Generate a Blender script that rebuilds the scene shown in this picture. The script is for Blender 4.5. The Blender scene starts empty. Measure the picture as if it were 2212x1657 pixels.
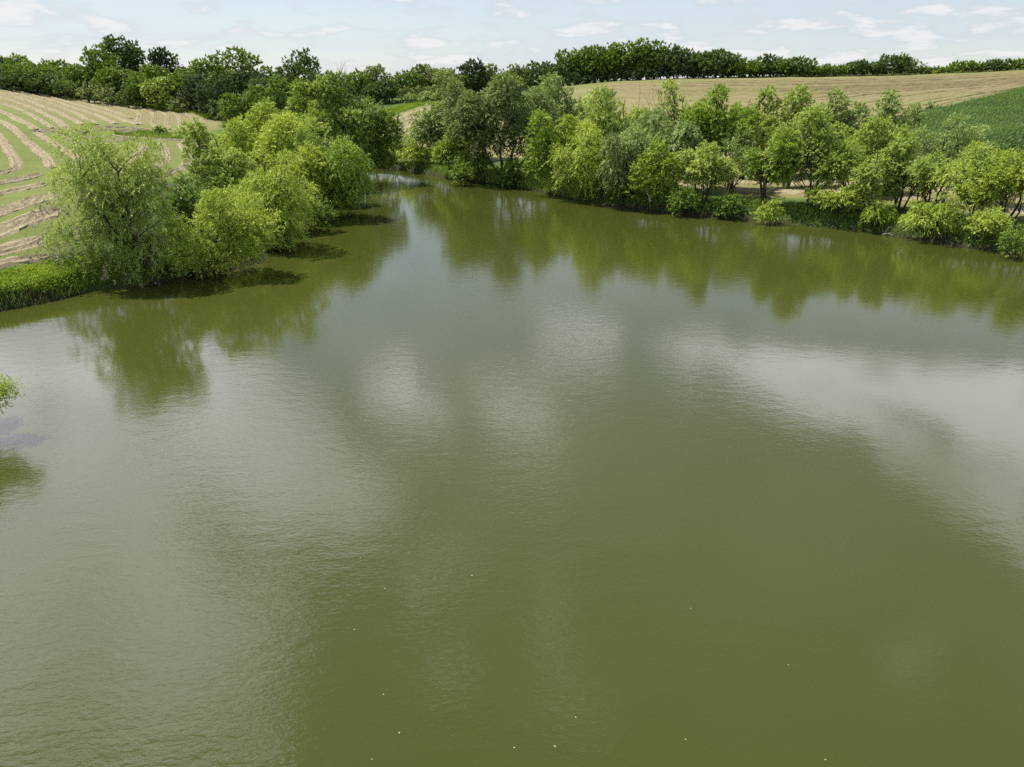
import bpy, math, random
import numpy as np

# ------------------------------------------------------------------ camera, world, sun, exposure
sc = bpy.context.scene
col = sc.collection
W0, H0, FP = 2211.0, 1657.0, 1534.0          # reference frame in which pixels were measured, focal length in those pixels
CAMZ, PITCH = 15.0, math.radians(23.2)
cd = bpy.data.cameras.new('camera')
cam = bpy.data.objects.new('camera', cd)
col.objects.link(cam)
cam.location = (0, 0, CAMZ)
cam.rotation_euler = (math.pi / 2 - PITCH, 0, 0)
cd.sensor_width = 36.0
cd.lens = 36.0 * FP / W0
cd.clip_start = 0.5
cd.clip_end = 20000
sc.camera = cam

SUN_DIR = np.array([-0.85, 0.53, 0.0])       # horizontal direction towards the sun
SUN_DIR /= np.linalg.norm(SUN_DIR)
SUN_EL = math.radians(62)
SUN_VEC = (SUN_DIR[0] * math.cos(SUN_EL), SUN_DIR[1] * math.cos(SUN_EL), math.sin(SUN_EL))
sc.view_settings.view_transform = 'Standard'
sc.view_settings.look = 'None'
sc.view_settings.exposure = 0.5
sc.view_settings.gamma = 1.0
sc.view_settings.use_curve_mapping = False
sc.cycles.use_denoising = False
sc.cycles.max_bounces = 8
sc.cycles.diffuse_bounces = 4
sc.cycles.glossy_bounces = 2
sc.cycles.transmission_bounces = 4

CP, SP = math.cos(PITCH), math.sin(PITCH)


def ray(x, y):
    u = (x - W0 / 2) / FP
    v = (H0 / 2 - y) / FP
    return np.array([u, CP + v * SP, -SP + v * CP])


def P(x, y, Y):                               # the point seen at (x, y) that lies Y metres ahead
    d = ray(x, y)
    return np.array([0, 0, CAMZ]) + d * (Y / d[1])


def water_at(x, y):
    d = ray(x, y)
    return np.array([0, 0, CAMZ]) + d * (CAMZ / -d[2])


class Nodes:
    def __init__(s, tree):
        s.t = tree
        s.n = tree.nodes
        s.l = tree.links

    def add(s, kind, **kw):
        n = s.n.new(kind)
        for k, v in kw.items():
            setattr(n, k, v)
        return n

    def put(s, sock, v):
        if isinstance(v, bpy.types.NodeSocket):
            s.l.new(v, sock)
        else:
            sock.default_value = v

    def m(s, op, a, b=0.0, c=0.0, clamp=False):
        n = s.n.new('ShaderNodeMath')
        n.operation = op
        n.use_clamp = clamp
        for i, v in enumerate((a, b, c)):
            s.put(n.inputs[i], v)
        return n.outputs[0]

    def vm(s, op, a, b=(0, 0, 0)):
        n = s.n.new('ShaderNodeVectorMath')
        n.operation = op
        s.put(n.inputs[0], a)
        s.put(n.inputs[1], b)
        return n.outputs['Value'] if op in ('DOT_PRODUCT', 'LENGTH') else n.outputs[0]

    def mix(s, f, a, b):
        n = s.n.new('ShaderNodeMix')
        n.data_type = 'RGBA'
        s.put(n.inputs[0], f)
        for sock, v in ((n.inputs[6], a), (n.inputs[7], b)):
            s.put(sock, v if isinstance(v, bpy.types.NodeSocket) else (v[0], v[1], v[2], 1))
        return n.outputs[2]

    def noise(s, vec, scale, detail=4.0, rough=0.5, dist=0.0):
        n = s.n.new('ShaderNodeTexNoise')
        if vec is not None:
            s.put(n.inputs['Vector'], vec)
        n.inputs['Scale'].default_value = scale
        n.inputs['Detail'].default_value = detail
        n.inputs['Roughness'].default_value = rough
        n.inputs['Distortion'].default_value = dist
        return n.outputs['Fac']

    def step(s, v, a, b):
        n = s.n.new('ShaderNodeMapRange')
        n.interpolation_type = 'SMOOTHSTEP'
        s.put(n.inputs[0], v)
        n.inputs[1].default_value = a
        n.inputs[2].default_value = b
        return n.outputs[0]


# ---- world: clear sky with a broken layer of small clouds
world = bpy.data.worlds.new('World')
sc.world = world
world.use_nodes = True
N = Nodes(world.node_tree)
N.n.clear()
SKY_K = 0.095
sky = N.add('ShaderNodeTexSky', sky_type='NISHITA')
sky.sun_disc = False
sky.sun_elevation = SUN_EL
sky.sun_rotation = math.atan2(SUN_DIR[0], SUN_DIR[1])
sky.altitude = 300
sky.air_density = 1.0
sky.dust_density = 0.35
sky.ozone_density = 1.0
tc = N.add('ShaderNodeTexCoord')
sep = N.add('ShaderNodeSeparateXYZ')
N.l.new(tc.outputs['Generated'], sep.inputs[0])
HZ = 0.075
zz = N.m('ADD', N.m('MAXIMUM', sep.outputs[2], 0.0), HZ)
cmb = N.add('ShaderNodeCombineXYZ')
N.l.new(N.m('DIVIDE', sep.outputs[0], zz), cmb.inputs[0])
N.l.new(N.m('DIVIDE', sep.outputs[1], zz), cmb.inputs[1])
plane = cmb.outputs[0]


def cloud_xy(x, y):                           # where in the cloud layer the water at (x, y) looks
    d = ray(x, y)
    d = d / np.linalg.norm(d)
    return np.array([d[0], d[1]]) / (abs(d[2]) + HZ)


warp = N.add('ShaderNodeTexNoise')
N.l.new(plane, warp.inputs['Vector'])
warp.inputs['Scale'].default_value = 3.2
warp.inputs['Detail'].default_value = 5
warp.inputs['Roughness'].default_value = 0.55
wv = N.vm('SCALE', N.vm('SUBTRACT', warp.outputs['Color'], (0.5, 0.5, 0.5)))
wv.node.inputs['Scale'].default_value = 0.32
pw = N.vm('ADD', plane, wv)
# the clouds that stand mirrored in the pond: (x, y, half width, half height, tilt, thickness)
CLOUDS = [
    (1240, 745, 110, 34, 0, 1.5), (1100, 890, 130, 46, 0.5, 1.8), (865, 872, 130, 52, 0.3, 1.1), (845, 805, 80, 36, 0, 0.5),
    (1460, 755, 150, 42, 0.1, 0.5), (1620, 772, 190, 52, 0.1, 0.5), (1790, 805, 230, 70, 0.15, 0.5), (1980, 835, 240, 90, 0.2, 0.42), (2190, 880, 240, 140, 0.2, 0.45),
    (1850, 920, 200, 48, 0.45, 0.5), (2030, 1010, 220, 66, 0.5, 0.5), (2180, 1110, 210, 100, 0.6, 0.6), (1700, 860, 160, 42, 0.4, 0.45),
    (60, 780, 340, 90, 0, 1.0), (470, 800, 190, 60, 0.2, 1.0), (330, 960, 450, 120, 0, 0.95), (560, 900, 220, 110, 0.2, 0.7),
    (120, 1230, 500, 210, 0.1, 0.95), (620, 1050, 300, 120, 0.3, 0.75), (150, 1550, 400, 180, 0, 0.9), (470, 1350, 280, 140, 0.2, 0.7),
    (960, 1230, 180, 42, -0.35, 0.7), (950, 1410, 80, 50, 0, 0.6), (1230, 1470, 130, 46, 0.25, 0.65),
    (1190, 1350, 60, 42, 0, 0.5), (1110, 1535, 80, 32, -0.3, 0.5), (580, 1580, 170, 70, 0, 0.7), (1960, 1420, 110, 170, 0, 0.35),
    (2330, 900, 260, 150, 0, 0.7), (2400, 1250, 220, 150, 0, 0.5), (-250, 900, 300, 160, 0, 0.9), (1050, 1080, 520, 90, 0.1, 0.25), (1300, 640, 500, 60, 0.0, 0.25),
]
blob = None
for (x, y, rx, ry, tilt, k) in CLOUDS:
    c = cloud_xy(x, y)
    jx = (cloud_xy(x + 20, y) - cloud_xy(x - 20, y)) / 40
    jy = (cloud_xy(x, y + 20) - cloud_xy(x, y - 20)) / 40
    a = jx * math.cos(tilt) + jy * math.sin(tilt)
    b = -jx * math.sin(tilt) + jy * math.cos(tilt)
    M = np.linalg.inv(np.array([a * rx, b * ry]).T)
    q = N.vm('SUBTRACT', pw, (c[0], c[1], 0))
    qa = N.vm('DOT_PRODUCT', q, (M[0, 0], M[0, 1], 0))
    qb = N.vm('DOT_PRODUCT', q, (M[1, 0], M[1, 1], 0))
    r2 = N.m('ADD', N.m('MULTIPLY', qa, qa), N.m('MULTIPLY', qb, qb))
    e = N.m('MULTIPLY', N.m('MAXIMUM', N.m('SUBTRACT', 1.2, r2), 0.0), k)
    blob = e if blob is None else N.m('ADD', blob, e)
blob = N.m('MINIMUM', N.m('MULTIPLY', blob, N.m('ADD', 0.6, N.m('MULTIPLY', N.noise(pw, 5.0, 5.0, 0.6), 0.8))), 1.0)
blob = N.step(blob, 0.06, 0.85)
# small clouds keep some height towards the horizon, where a flat layer would be squeezed to lines
fq = N.m('DIVIDE', 1.0, N.m('SQRT', zz))
cp2 = N.add('ShaderNodeCombineXYZ')
N.l.new(N.m('MULTIPLY', sep.outputs[0], fq), cp2.inputs[0])
N.l.new(N.m('MULTIPLY', sep.outputs[1], fq), cp2.inputs[1])
n1 = N.noise(cp2.outputs[0], 4.2, 7.0, 0.56, 0.2)
n2 = N.noise(N.vm('ADD', cp2.outputs[0], (7.3, 2.1, 0)), 1.1, 3.0, 0.5)
# the open layer begins behind the reach of the mirrored clouds and goes on all round
rad = N.vm('LENGTH', plane)
scat = N.step(N.m('ADD', N.m('MULTIPLY', n1, 0.8), N.m('MULTIPLY', n2, 0.3)), 0.52, 0.68)
dens = N.m('MAXIMUM', blob, N.m('MULTIPLY', scat, N.m('ADD', 0.12, N.m('MULTIPLY', N.step(rad, 2.6, 4.5), 0.88))))
toward = N.m('MAXIMUM', N.vm('DOT_PRODUCT', tc.outputs['Generated'], SUN_VEC), 0.0)
glare = N.m('POWER', toward, 5.0)
veil = N.m('ADD', N.m('MULTIPLY', N.step(N.noise(plane, 0.16, 3.0, 0.6), 0.35, 0.7), 0.35), N.m('MULTIPLY', N.step(sep.outputs[2], 0.75, 0.0), 0.55))
# low clouds are seen through kilometres of air, high ones stand in full sun, the more so towards the sun
hi = N.step(sep.outputs[2], 0.12, 0.40)
lowc = N.mix(N.step(dens, 0.25, 0.9), (4.75, 5.0, 5.4), (6.5, 6.55, 6.65))
shade = N.m('ADD', 0.30, N.m('MULTIPLY', N.step(N.noise(pw, 2.6, 4.0, 0.6), 0.36, 0.58), 0.75))
highc = N.mix(N.m('MULTIPLY', N.step(dens, 0.2, 0.9), shade), (7.6, 7.8, 9.0), (25.0, 24.5, 27.3))
gl_ = N.add('ShaderNodeVectorMath', operation='SCALE')
N.l.new(highc, gl_.inputs[0])
N.l.new(N.m('ADD', N.m('MULTIPLY', glare, 0.9), 1.0), gl_.inputs['Scale'])
ccol = N.mix(hi, lowc, gl_.outputs[0])
haze_c = N.mix(N.m('POWER', toward, 2.0), (4.9, 5.45, 6.1), (6.2, 6.4, 6.7))
skyc = N.mix(veil, sky.outputs[0], haze_c)
# a thin high sheet of cloud, thickest towards the sun, which the left half of the pond mirrors
sheet = N.m('MULTIPLY', N.step(N.noise(plane, 0.9, 4.0, 0.6, 0.4), 0.30, 0.66), N.step(sep.outputs[2], 0.80, 0.50))
sheet = N.m('MULTIPLY', N.m('MULTIPLY', sheet, N.step(sep.outputs[2], 0.10, 0.26)), N.m('ADD', 0.12, N.m('MULTIPLY', N.m('POWER', toward, 2.0), 0.62)))
skyc = N.mix(sheet, skyc, (14.8, 14.7, 17.4))
alpha = N.m('MULTIPLY', dens, 0.88)
full = N.mix(alpha, skyc, ccol)
bg = N.add('ShaderNodeBackground')
N.l.new(full, bg.inputs['Color'])
bg.inputs['Strength'].default_value = SKY_K
wo = N.add('ShaderNodeOutputWorld')
N.l.new(bg.outputs[0], wo.inputs['Surface'])

sl = bpy.data.lights.new('sun', 'SUN')
sun = bpy.data.objects.new('sun', sl)
col.objects.link(sun)
sl.energy = 5.0
sl.angle = math.radians(0.53)
sl.color = (1.0, 0.95, 0.87)
sd = np.array([SUN_DIR[0] * math.cos(SUN_EL), SUN_DIR[1] * math.cos(SUN_EL), math.sin(SUN_EL)])
from mathutils import Vector
sun.rotation_euler = Vector(sd).to_track_quat('Z', 'Y').to_euler()
sun.location = Vector(sd) * 100


# ------------------------------------------------------------------ helpers
def set_mesh(name, verts, loops, sizes, mats=(), smooth=False):
    """verts (n,3); loops flat int array; sizes int per face."""
    me = bpy.data.meshes.new(name)
    verts = np.asarray(verts, np.float32)
    loops = np.asarray(loops, np.int32).ravel()
    nf = len(loops) // sizes
    me.vertices.add(len(verts))
    me.vertices.foreach_set('co', verts.ravel())
    me.loops.add(len(loops))
    me.loops.foreach_set('vertex_index', loops)
    me.polygons.add(nf)
    me.polygons.foreach_set('loop_start', np.arange(nf, dtype=np.int32) * sizes)
    for m in mats:
        me.materials.append(m)
    me.update(calc_edges=True)
    me.polygons.foreach_set('use_smooth', np.full(nf, smooth, bool))
    return me


def add_attr(me, name, vals):
    a = me.attributes.new(name, 'FLOAT', 'POINT')
    a.data.foreach_set('value', np.asarray(vals, np.float32))


def link(name, data, parent=None, loc=(0, 0, 0), kind=None, label=None, cat=None, group=None):
    o = bpy.data.objects.new(name, data)
    col.objects.link(o)
    o.location = [float(v) for v in loc]
    if parent is not None:
        o.parent = parent
    for k, v in (('kind', kind), ('label', label), ('category', cat), ('group', group)):
        if v:
            o[k] = v
    return o


def poly_sdf(X, Y, poly):
    """signed distance to a closed polygon, negative inside."""
    poly = np.asarray(poly, float)[:, :2]
    d2 = np.full(X.shape, 1e18)
    inside = np.zeros(X.shape, bool)
    n = len(poly)
    for i in range(n):
        a, b = poly[i], poly[(i + 1) % n]
        e = b - a
        wx, wy = X - a[0], Y - a[1]
        t = np.clip((wx * e[0] + wy * e[1]) / max(e @ e, 1e-9), 0, 1)
        d2 = np.minimum(d2, (wx - t * e[0]) ** 2 + (wy - t * e[1]) ** 2)
        if a[1] != b[1]:
            c = ((a[1] > Y) != (b[1] > Y)) & (X < (b[0] - a[0]) * (Y - a[1]) / (b[1] - a[1]) + a[0])
            inside ^= c
    d = np.sqrt(d2)
    return np.where(inside, -d, d)


def sstep(a, b, x):
    t = np.clip((x - a) / (b - a), 0, 1)
    return t * t * (3 - 2 * t)


def resample(pts, step):
    pts = np.asarray(pts, float)
    seg = np.linalg.norm(np.diff(pts, axis=0), axis=1)
    s = np.concatenate([[0], np.cumsum(seg)])
    n = max(2, int(s[-1] / step) + 1)
    t = np.linspace(0, s[-1], n)
    return np.stack([np.interp(t, s, pts[:, k]) for k in range(pts.shape[1])], 1)


def smooth_line(pts, step, it=3):
    pts = np.asarray(pts, float)
    for _ in range(it):
        if len(pts) < 3:
            break
        q = pts[:-1] * 0.75 + pts[1:] * 0.25
        r = pts[:-1] * 0.25 + pts[1:] * 0.75
        mid = np.stack([q, r], 1).reshape(-1, pts.shape[1])
        pts = np.concatenate([pts[:1], mid, pts[-1:]])
    return resample(pts, step)


def vnoise(x, y, seed=0):
    """cheap smooth value noise in about -1..1."""
    r = np.random.RandomState(seed)
    out = 0
    for k in range(5):
        a = r.rand() * 6.283
        f = 0.7 + r.rand() * 0.9
        out = out + np.sin((x * math.cos(a) + y * math.sin(a)) * f + r.rand() * 6.283)
    return out / 3.0


# ------------------------------------------------------------------ terrain
SHORE = [(-60, 690), (0, 672), (100, 652), (210, 632), (300, 622), (400, 603), (480, 588), (560, 566), (572, 535), (640, 515),
         (655, 480), (735, 438), (750, 418), (775, 400), (772, 368), (800, 362), (860, 368), (900, 373), (960, 384), (1050, 396),
         (1150, 411), (1250, 434), (1400, 456), (1550, 470), (1640, 478), (1750, 490), (1900, 506), (2000, 521), (2100, 537),
         (2211, 552), (2400, 580)]
LAKE = [(-40, -60), (-42, -10), (-33.0, 20)] + [tuple(water_at(x, y)[:2]) for x, y in SHORE] + [(66, 30), (70, -10), (60, -60)]
CTRL = [(0, 580, 52), (0, 500, 60), (100, 430, 68), (0, 400, 76), (0, 340, 90), (0, 290, 108), (0, 240, 145), (0, 205, 190),
        (0, 192, 215), (200, 300, 118), (250, 230, 205), (350, 300, 125), (350, 370, 95), (420, 370, 92), (450, 250, 195),
        (350, 240, 200), (380, 270, 160), (300, 265, 165), (100, 210, 208),
        (830, 250, 245), (905, 228, 265), (860, 215, 290), (1130, 338, 142), (900, 290, 190),
        (1600, 400, 100), (1640, 380, 108), (1850, 390, 96), (2150, 440, 80), (2150, 400, 90), (2000, 332, 112), (2211, 338, 105),
        (2100, 280, 138), (1965, 262, 158), (2211, 198, 215), (2211, 260, 150), (2000, 240, 185), (2211, 180, 280),
        (2211, 152, 345), (1900, 165, 360), (1600, 169, 375), (1300, 178, 395), (1300, 215, 270), (1600, 230, 230), (1200, 190, 400)]
ctl = [tuple(P(*c)) for c in CTRL]
ctl += [(-130, 60, 9), (-130, 150, 13), (-170, 260, 15), (220, 200, 16), (300, 350, 23), (150, 90, 7), (-70, 0, 2), (-70, -60, 3),
        (95, 0, 2), (95, -60, 3), (0, -90, 3), (0, 420, 9), (-150, 330, 12), (-35, 105, 2.2), (0, 650, 9), (400, 650, 14),
        (-400, 650, 12), (-500, 200, 14), (500, 100, 16), (-30, 180, 3.2), (60, 160, 3.5)]
for x, y in SHORE[::2]:
    p = water_at(x, y)
    ctl.append((p[0], p[1], 1.15))
ctl = np.array(ctl, float)


def tps_fit(c, lam=2.0):
    s = 100.0
    xy = c[:, :2] / s
    n = len(c)
    d2 = ((xy[:, None] - xy[None]) ** 2).sum(-1)
    K = np.where(d2 > 0, 0.5 * d2 * np.log(d2 + 1e-12), 0) + np.eye(n) * lam * 1e-3
    A = np.zeros((n + 3, n + 3))
    A[:n, :n] = K
    A[:n, n] = 1
    A[:n, n + 1:] = xy
    A[n:, :n] = A[:n, n:].T
    return np.linalg.solve(A, np.concatenate([c[:, 2], [0, 0, 0]])), xy, s


TPS = tps_fit(ctl)


def tps(X, Y):
    w, xy, s = TPS
    X, Y = np.asarray(X, float), np.asarray(Y, float)
    out = w[-3] + w[-2] * X / s + w[-1] * Y / s
    for i in range(len(xy)):
        d2 = (X / s - xy[i, 0]) ** 2 + (Y / s - xy[i, 1]) ** 2
        out = out + w[i] * 0.5 * d2 * np.log(d2 + 1e-12)
    return out


def ground_z(X, Y):
    X, Y = np.asarray(X, float), np.asarray(Y, float)
    h = tps(X, Y)
    r = np.hypot(X, Y - 150)
    far = 9 + 3 * vnoise(X / 300, Y / 300, 5)
    h = h + (far - h) * sstep(420, 700, r)
    h = np.maximum(h, 0.5) + 0.10 * vnoise(X / 3, Y / 3, 9) * sstep(0, 200, r + 60)
    sd = poly_sdf(X, Y, LAKE) + 0.35 * vnoise(X / 1.1, Y / 1.1, 21) + 0.5 * vnoise(X / 3.5, Y / 3.5, 22)
    land = h * sstep(-0.15, 1.1, sd) + 0.0
    water = -1.6 * sstep(0, 6, -sd) - 0.15
    return np.where(sd > -0.15, land + (-0.15) * (1 - sstep(-0.15, 0.4, sd)), water)


def gz(x, y):
    return float(ground_z(np.array([x]), np.array([y]))[0])


def hit(x, y, lo=30, hi=900):
    """where the sight line through (x, y) meets the ground."""
    d = ray(x, y)
    t = np.concatenate([np.arange(lo, 300, 0.5), np.arange(300, hi, 2.0)])
    X, Y, Z = d[0] / d[1] * t, t, CAMZ + d[2] / d[1] * t
    g = ground_z(X, Y)
    k = np.argmax(Z <= g)
    if not (Z <= g).any():
        k = int(np.argmin(Z - g))
    return np.array([X[k], Y[k], g[k]])


def graded(a0, a1, step, far, g=1.12):
    core = list(np.arange(a0, a1 + 1e-6, step))
    s, v = step, core[-1]
    up = []
    while v < far:
        s *= g
        v += s
        up.append(v)
    s, v = step, core[0]
    dn = []
    while v > -far:
        s *= g
        v -= s
        dn.append(v)
    return np.array(dn[::-1] + core + up)


gx = graded(-95, 105, 0.9, 4500)
gy = graded(5, 225, 0.9, 4500, 1.10)
GX, GY = np.meshgrid(gx, gy)
GZ = ground_z(GX.ravel(), GY.ravel()).reshape(GX.shape)


def region(pix, lo=30, hi=900):
    return [tuple(hit(x, y, lo, hi)[:2]) for x, y in pix]


HAY_LEFT = region([(-140, 590), (0, 584), (60, 578), (120, 562), (135, 520), (200, 430), (300, 400), (440, 392), (470, 330), (475, 300),
                   (480, 262), (450, 251), (400, 243), (330, 234), (250, 224), (120, 205), (0, 195), (-140, 186)])
HAY_RIGHT = region([(1205, 188), (1450, 176), (1600, 172), (1820, 169), (2033, 162), (2211, 153), (2330, 146), (2330, 172), (2211, 200),
                    (2100, 225), (1968, 258), (1950, 300), (1960, 345), (2100, 362), (2300, 365), (2330, 490), (2211, 480), (2050, 458), (1900, 441),
                    (1750, 433), (1600, 424), (1450, 408), (1300, 378), (1210, 350), (1130, 342), (1120, 325), (1180, 260), (1200, 215)])
_h = HAY_RIGHT
HAY_RIGHT = [(x * 1.1, y * 1.1) if i < 7 else (x, y) for i, (x, y) in enumerate(_h)]
HAY_MID = region([(826, 266), (850, 250), (880, 240), (912, 230), (960, 226), (1050, 240), (1180, 270), (1190, 338), (1060, 348), (960, 325), (880, 318), (822, 300)])
CORN = region([(1965, 264), (2000, 254), (2060, 238), (2140, 218), (2211, 200), (2330, 172), (2330, 345), (2211, 342), (2060, 338), (1985, 332), (1950, 300)])
WATERWAY = region([(248, 291), (300, 289), (360, 292), (440, 295), (440, 306), (350, 302), (265, 297)])

fx, fy = GX.ravel(), GY.ravel()
wob = 0.6 * vnoise(fx / 2, fy / 2, 31)
mh = np.maximum.reduce([sstep(1.0, -1.0, poly_sdf(fx, fy, HAY_LEFT) + wob) * (0.12 + 0.52 * sstep(110, 190, fy)),
                        sstep(1.0, -1.0, poly_sdf(fx, fy, HAY_RIGHT) + wob) * (0.52 - 0.16 * vnoise(fx / 25, fy / 9, 41) * (fy > 120)),
                        sstep(1.0, -1.0, poly_sdf(fx, fy, HAY_MID) + wob)])
mh *= 1 - sstep(0.6, -0.6, poly_sdf(fx, fy, WATERWAY))
ml = np.maximum.reduce([sstep(1.0, -1.0, poly_sdf(fx, fy, q_) + wob) for q_ in (HAY_LEFT, HAY_RIGHT, HAY_MID)])
mc = sstep(0.8, -0.8, poly_sdf(fx, fy, CORN))
sdl = poly_sdf(fx, fy, LAKE)
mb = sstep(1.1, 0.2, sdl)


def mat(name):
    m = bpy.data.materials.new(name)
    m.use_nodes = True
    n = Nodes(m.node_tree)
    n.n.clear()
    out = n.add('ShaderNodeOutputMaterial')
    return m, n, out


def principled(n, out, color, rough=0.8, spec=0.2, normal=None):
    b = n.add('ShaderNodeBsdfPrincipled')
    n.put(b.inputs['Base Color'], color if isinstance(color, bpy.types.NodeSocket) else (*color, 1))
    n.put(b.inputs['Roughness'], rough)
    b.inputs['Specular IOR Level'].default_value = spec
    if normal is not None:
        n.l.new(normal, b.inputs['Normal'])
    n.l.new(b.outputs[0], out.inputs['Surface'])
    return b


def bump(n, h, dist, strength=1.0):
    b = n.add('ShaderNodeBump')
    n.put(b.inputs['Height'], h)
    b.inputs['Distance'].default_value = dist
    n.put(b.inputs['Strength'], strength)
    return b.outputs[0]


def attr(n, name):
    a = n.add('ShaderNodeAttribute')
    a.attribute_name = name
    return a.outputs['Fac']


HAYC = ((0.22, 0.180, 0.108), (0.39, 0.333, 0.208))
gm, n, out = mat('field_ground')
tcg = n.add('ShaderNodeTexCoord').outputs['Object']
nf = n.noise(tcg, 3.0, 5, 0.65)
nm = n.noise(tcg, 0.45, 4, 0.6)
nl = n.noise(tcg, 0.06, 3, 0.5)
wild = n.mix(n.step(nm, 0.3, 0.7), (0.040, 0.075, 0.016), (0.085, 0.13, 0.028))
mown = n.mix(n.step(n.m('ADD', n.m('MULTIPLY', nm, 0.6), n.m('MULTIPLY', nl, 0.5)), 0.35, 0.75), (0.100, 0.134, 0.027), (0.150, 0.172, 0.046))
mown = n.mix(n.m('MULTIPLY', n.step(nf, 0.45, 0.75), 0.5), mown, (0.21, 0.20, 0.085))
stub = n.mix(n.step(nf, 0.3, 0.7), (0.165, 0.142, 0.062), (0.25, 0.218, 0.105))
stub = n.mix(n.m('MULTIPLY', n.step(nm, 0.45, 0.7), 0.55), stub, (0.155, 0.165, 0.055))
soil = n.mix(nf, (0.06, 0.07, 0.03), (0.12, 0.10, 0.06))
c = n.mix(attr(n, 'mown'), wild, mown)
c = n.mix(n.step(n.m('ADD', attr(n, 'hay'), n.m('MULTIPLY', n.m('SUBTRACT', nf, 0.5), 0.9)), 0.25, 0.7), c, stub)
c = n.mix(attr(n, 'corn'), c, soil)
shaded_mud = n.mix(nf, (0.022, 0.018, 0.012), (0.05, 0.042, 0.028))  # bank mud, darkened further to carry the shade along the waterline
c = n.mix(attr(n, 'shaded_mud'), c, shaded_mud)
principled(n, out, c, 0.95, 0.1, bump(n, nf, 0.12))

nx_, ny_ = len(gx), len(gy)
ii = (np.arange(ny_ - 1)[:, None] * nx_ + np.arange(nx_ - 1)[None]).ravel()
quads = np.stack([ii, ii + 1, ii + nx_ + 1, ii + nx_], 1)
fcx, fcy = fx[quads].mean(1), fy[quads].mean(1)
inl = poly_sdf(fcx, fcy, HAY_LEFT) < 0
inr = poly_sdf(fcx, fcy, HAY_RIGHT) < 0
inm = poly_sdf(fcx, fcy, HAY_MID) < 0
inc = poly_sdf(fcx, fcy, CORN) < 0
inr &= ~inc
rest = ~(inl | inr | inm | inc)
GV = np.stack([fx, fy, GZ.ravel()], 1)


def land(name, sel):
    q = quads[sel]
    used, inv = np.unique(q.ravel(), return_inverse=True)
    me = set_mesh(name, GV[used], inv, 4, [gm], True)
    for a, v in (('hay', mh), ('mown', ml), ('corn', mc), ('shaded_mud', mb)):
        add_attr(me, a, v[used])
    return link(name, me, kind='structure')


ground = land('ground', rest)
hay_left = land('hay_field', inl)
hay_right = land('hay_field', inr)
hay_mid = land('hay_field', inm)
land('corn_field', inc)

# ---- the pond
wm, n, out = mat('pond_water')
tco = n.add('ShaderNodeTexCoord').outputs['Object']
rot = n.add('ShaderNodeMapping')
rot.inputs['Rotation'].default_value = (0, 0, math.radians(-28))
rot.inputs['Scale'].default_value = (1.0, 2.1, 1.0)
n.l.new(tco, rot.inputs['Vector'])
rv = rot.outputs[0]
r1 = n.noise(rv, 3.6, 3.0, 0.6, 0.4)
r2 = n.noise(rv, 0.8, 2.0, 0.5, 0.2)
patch = n.noise(n.vm('MULTIPLY', tco, (0.05, 0.035, 1)), 1.0, 3.0, 0.5)
sx = n.add('ShaderNodeSeparateXYZ')
n.l.new(tco, sx.inputs[0])
# the breeze comes over the left bank: the water lies calmer in the lee on the near right
lee = n.step(n.m('SUBTRACT', n.m('MULTIPLY', sx.outputs[0], 1.0), n.m('MULTIPLY', sx.outputs[1], 0.30)), -9.0, 8.0)
lee = n.m('MULTIPLY', lee, n.step(sx.outputs[1], 60.0, 25.0))
stren = n.m('MULTIPLY', n.m('SUBTRACT', 1.0, n.m('MULTIPLY', lee, 0.72)), n.m('ADD', 0.45, n.m('MULTIPLY', n.step(patch, 0.35, 0.65), 0.9)))
stren = n.m('MULTIPLY', stren, n.m('ADD', 1.0, n.m('MULTIPLY', n.step(sx.outputs[1], 46.0, 14.0), 1.3)))
h = n.m('ADD', n.m('MULTIPLY', r1, 0.55), n.m('MULTIPLY', r2, 0.9))
wcol = n.mix(n.step(n.noise(tco, 0.05, 3, 0.5), 0.3, 0.7), (0.042, 0.050, 0.0085), (0.049, 0.055, 0.0105))
b = principled(n, out, wcol, 0.045, 0.5, bump(n, n.m('MULTIPLY', h, stren), 0.0075))
b.inputs['IOR'].default_value = 1.33
lk = np.array(LAKE)
cen = lk.mean(0)
lz = []
for i, p in enumerate(lk):                   # the sheet runs a little under the banks
    a, q = lk[i - 1], lk[(i + 1) % len(lk)]
    t = (q - a) / np.linalg.norm(q - a)
    lz.append(p + np.array([-t[1], t[0]]) * 2.0)
lz = np.array(lz)
import bmesh
bm = bmesh.new()
f = bm.faces.new([bm.verts.new((x, y, 0)) for x, y in lz])
f.normal_update()
if f.normal.z < 0:
    f.normal_flip()
bmesh.ops.triangulate(bm, faces=[f])
me = bpy.data.meshes.new('pond_water')
bm.to_mesh(me)
bm.free()
me.materials.append(wm)
link('pond_water', me, kind='structure')

# ------------------------------------------------------------------ hay swaths
hm, n, out = mat('cut_hay')
tcx = n.add('ShaderNodeTexCoord').outputs['Object']
na = n.noise(tcx, 5.0, 6, 0.7, 0.5)
nb = n.noise(tcx, 0.7, 4, 0.6)
c = n.mix(n.step(na, 0.32, 0.68), *HAYC)
c = n.mix(n.m('MULTIPLY', n.step(nb, 0.5, 0.75), 0.45), c, (0.18, 0.135, 0.095))
c = n.mix(n.m('MULTIPLY', n.step(n.noise(tcx, 2.2, 3, 0.6), 0.56, 0.72), 0.45), c, (0.19, 0.20, 0.07))
principled(n, out, c, 0.9, 0.1, bump(n, na, 0.10))
hm2, n, out = mat('weathered_hay')
tcx = n.add('ShaderNodeTexCoord').outputs['Object']
principled(n, out, n.mix(n.noise(tcx, 2.5, 5, 0.7), (0.165, 0.135, 0.066), (0.27, 0.228, 0.118)), 0.9, 0.1)
SW = [0]


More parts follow.
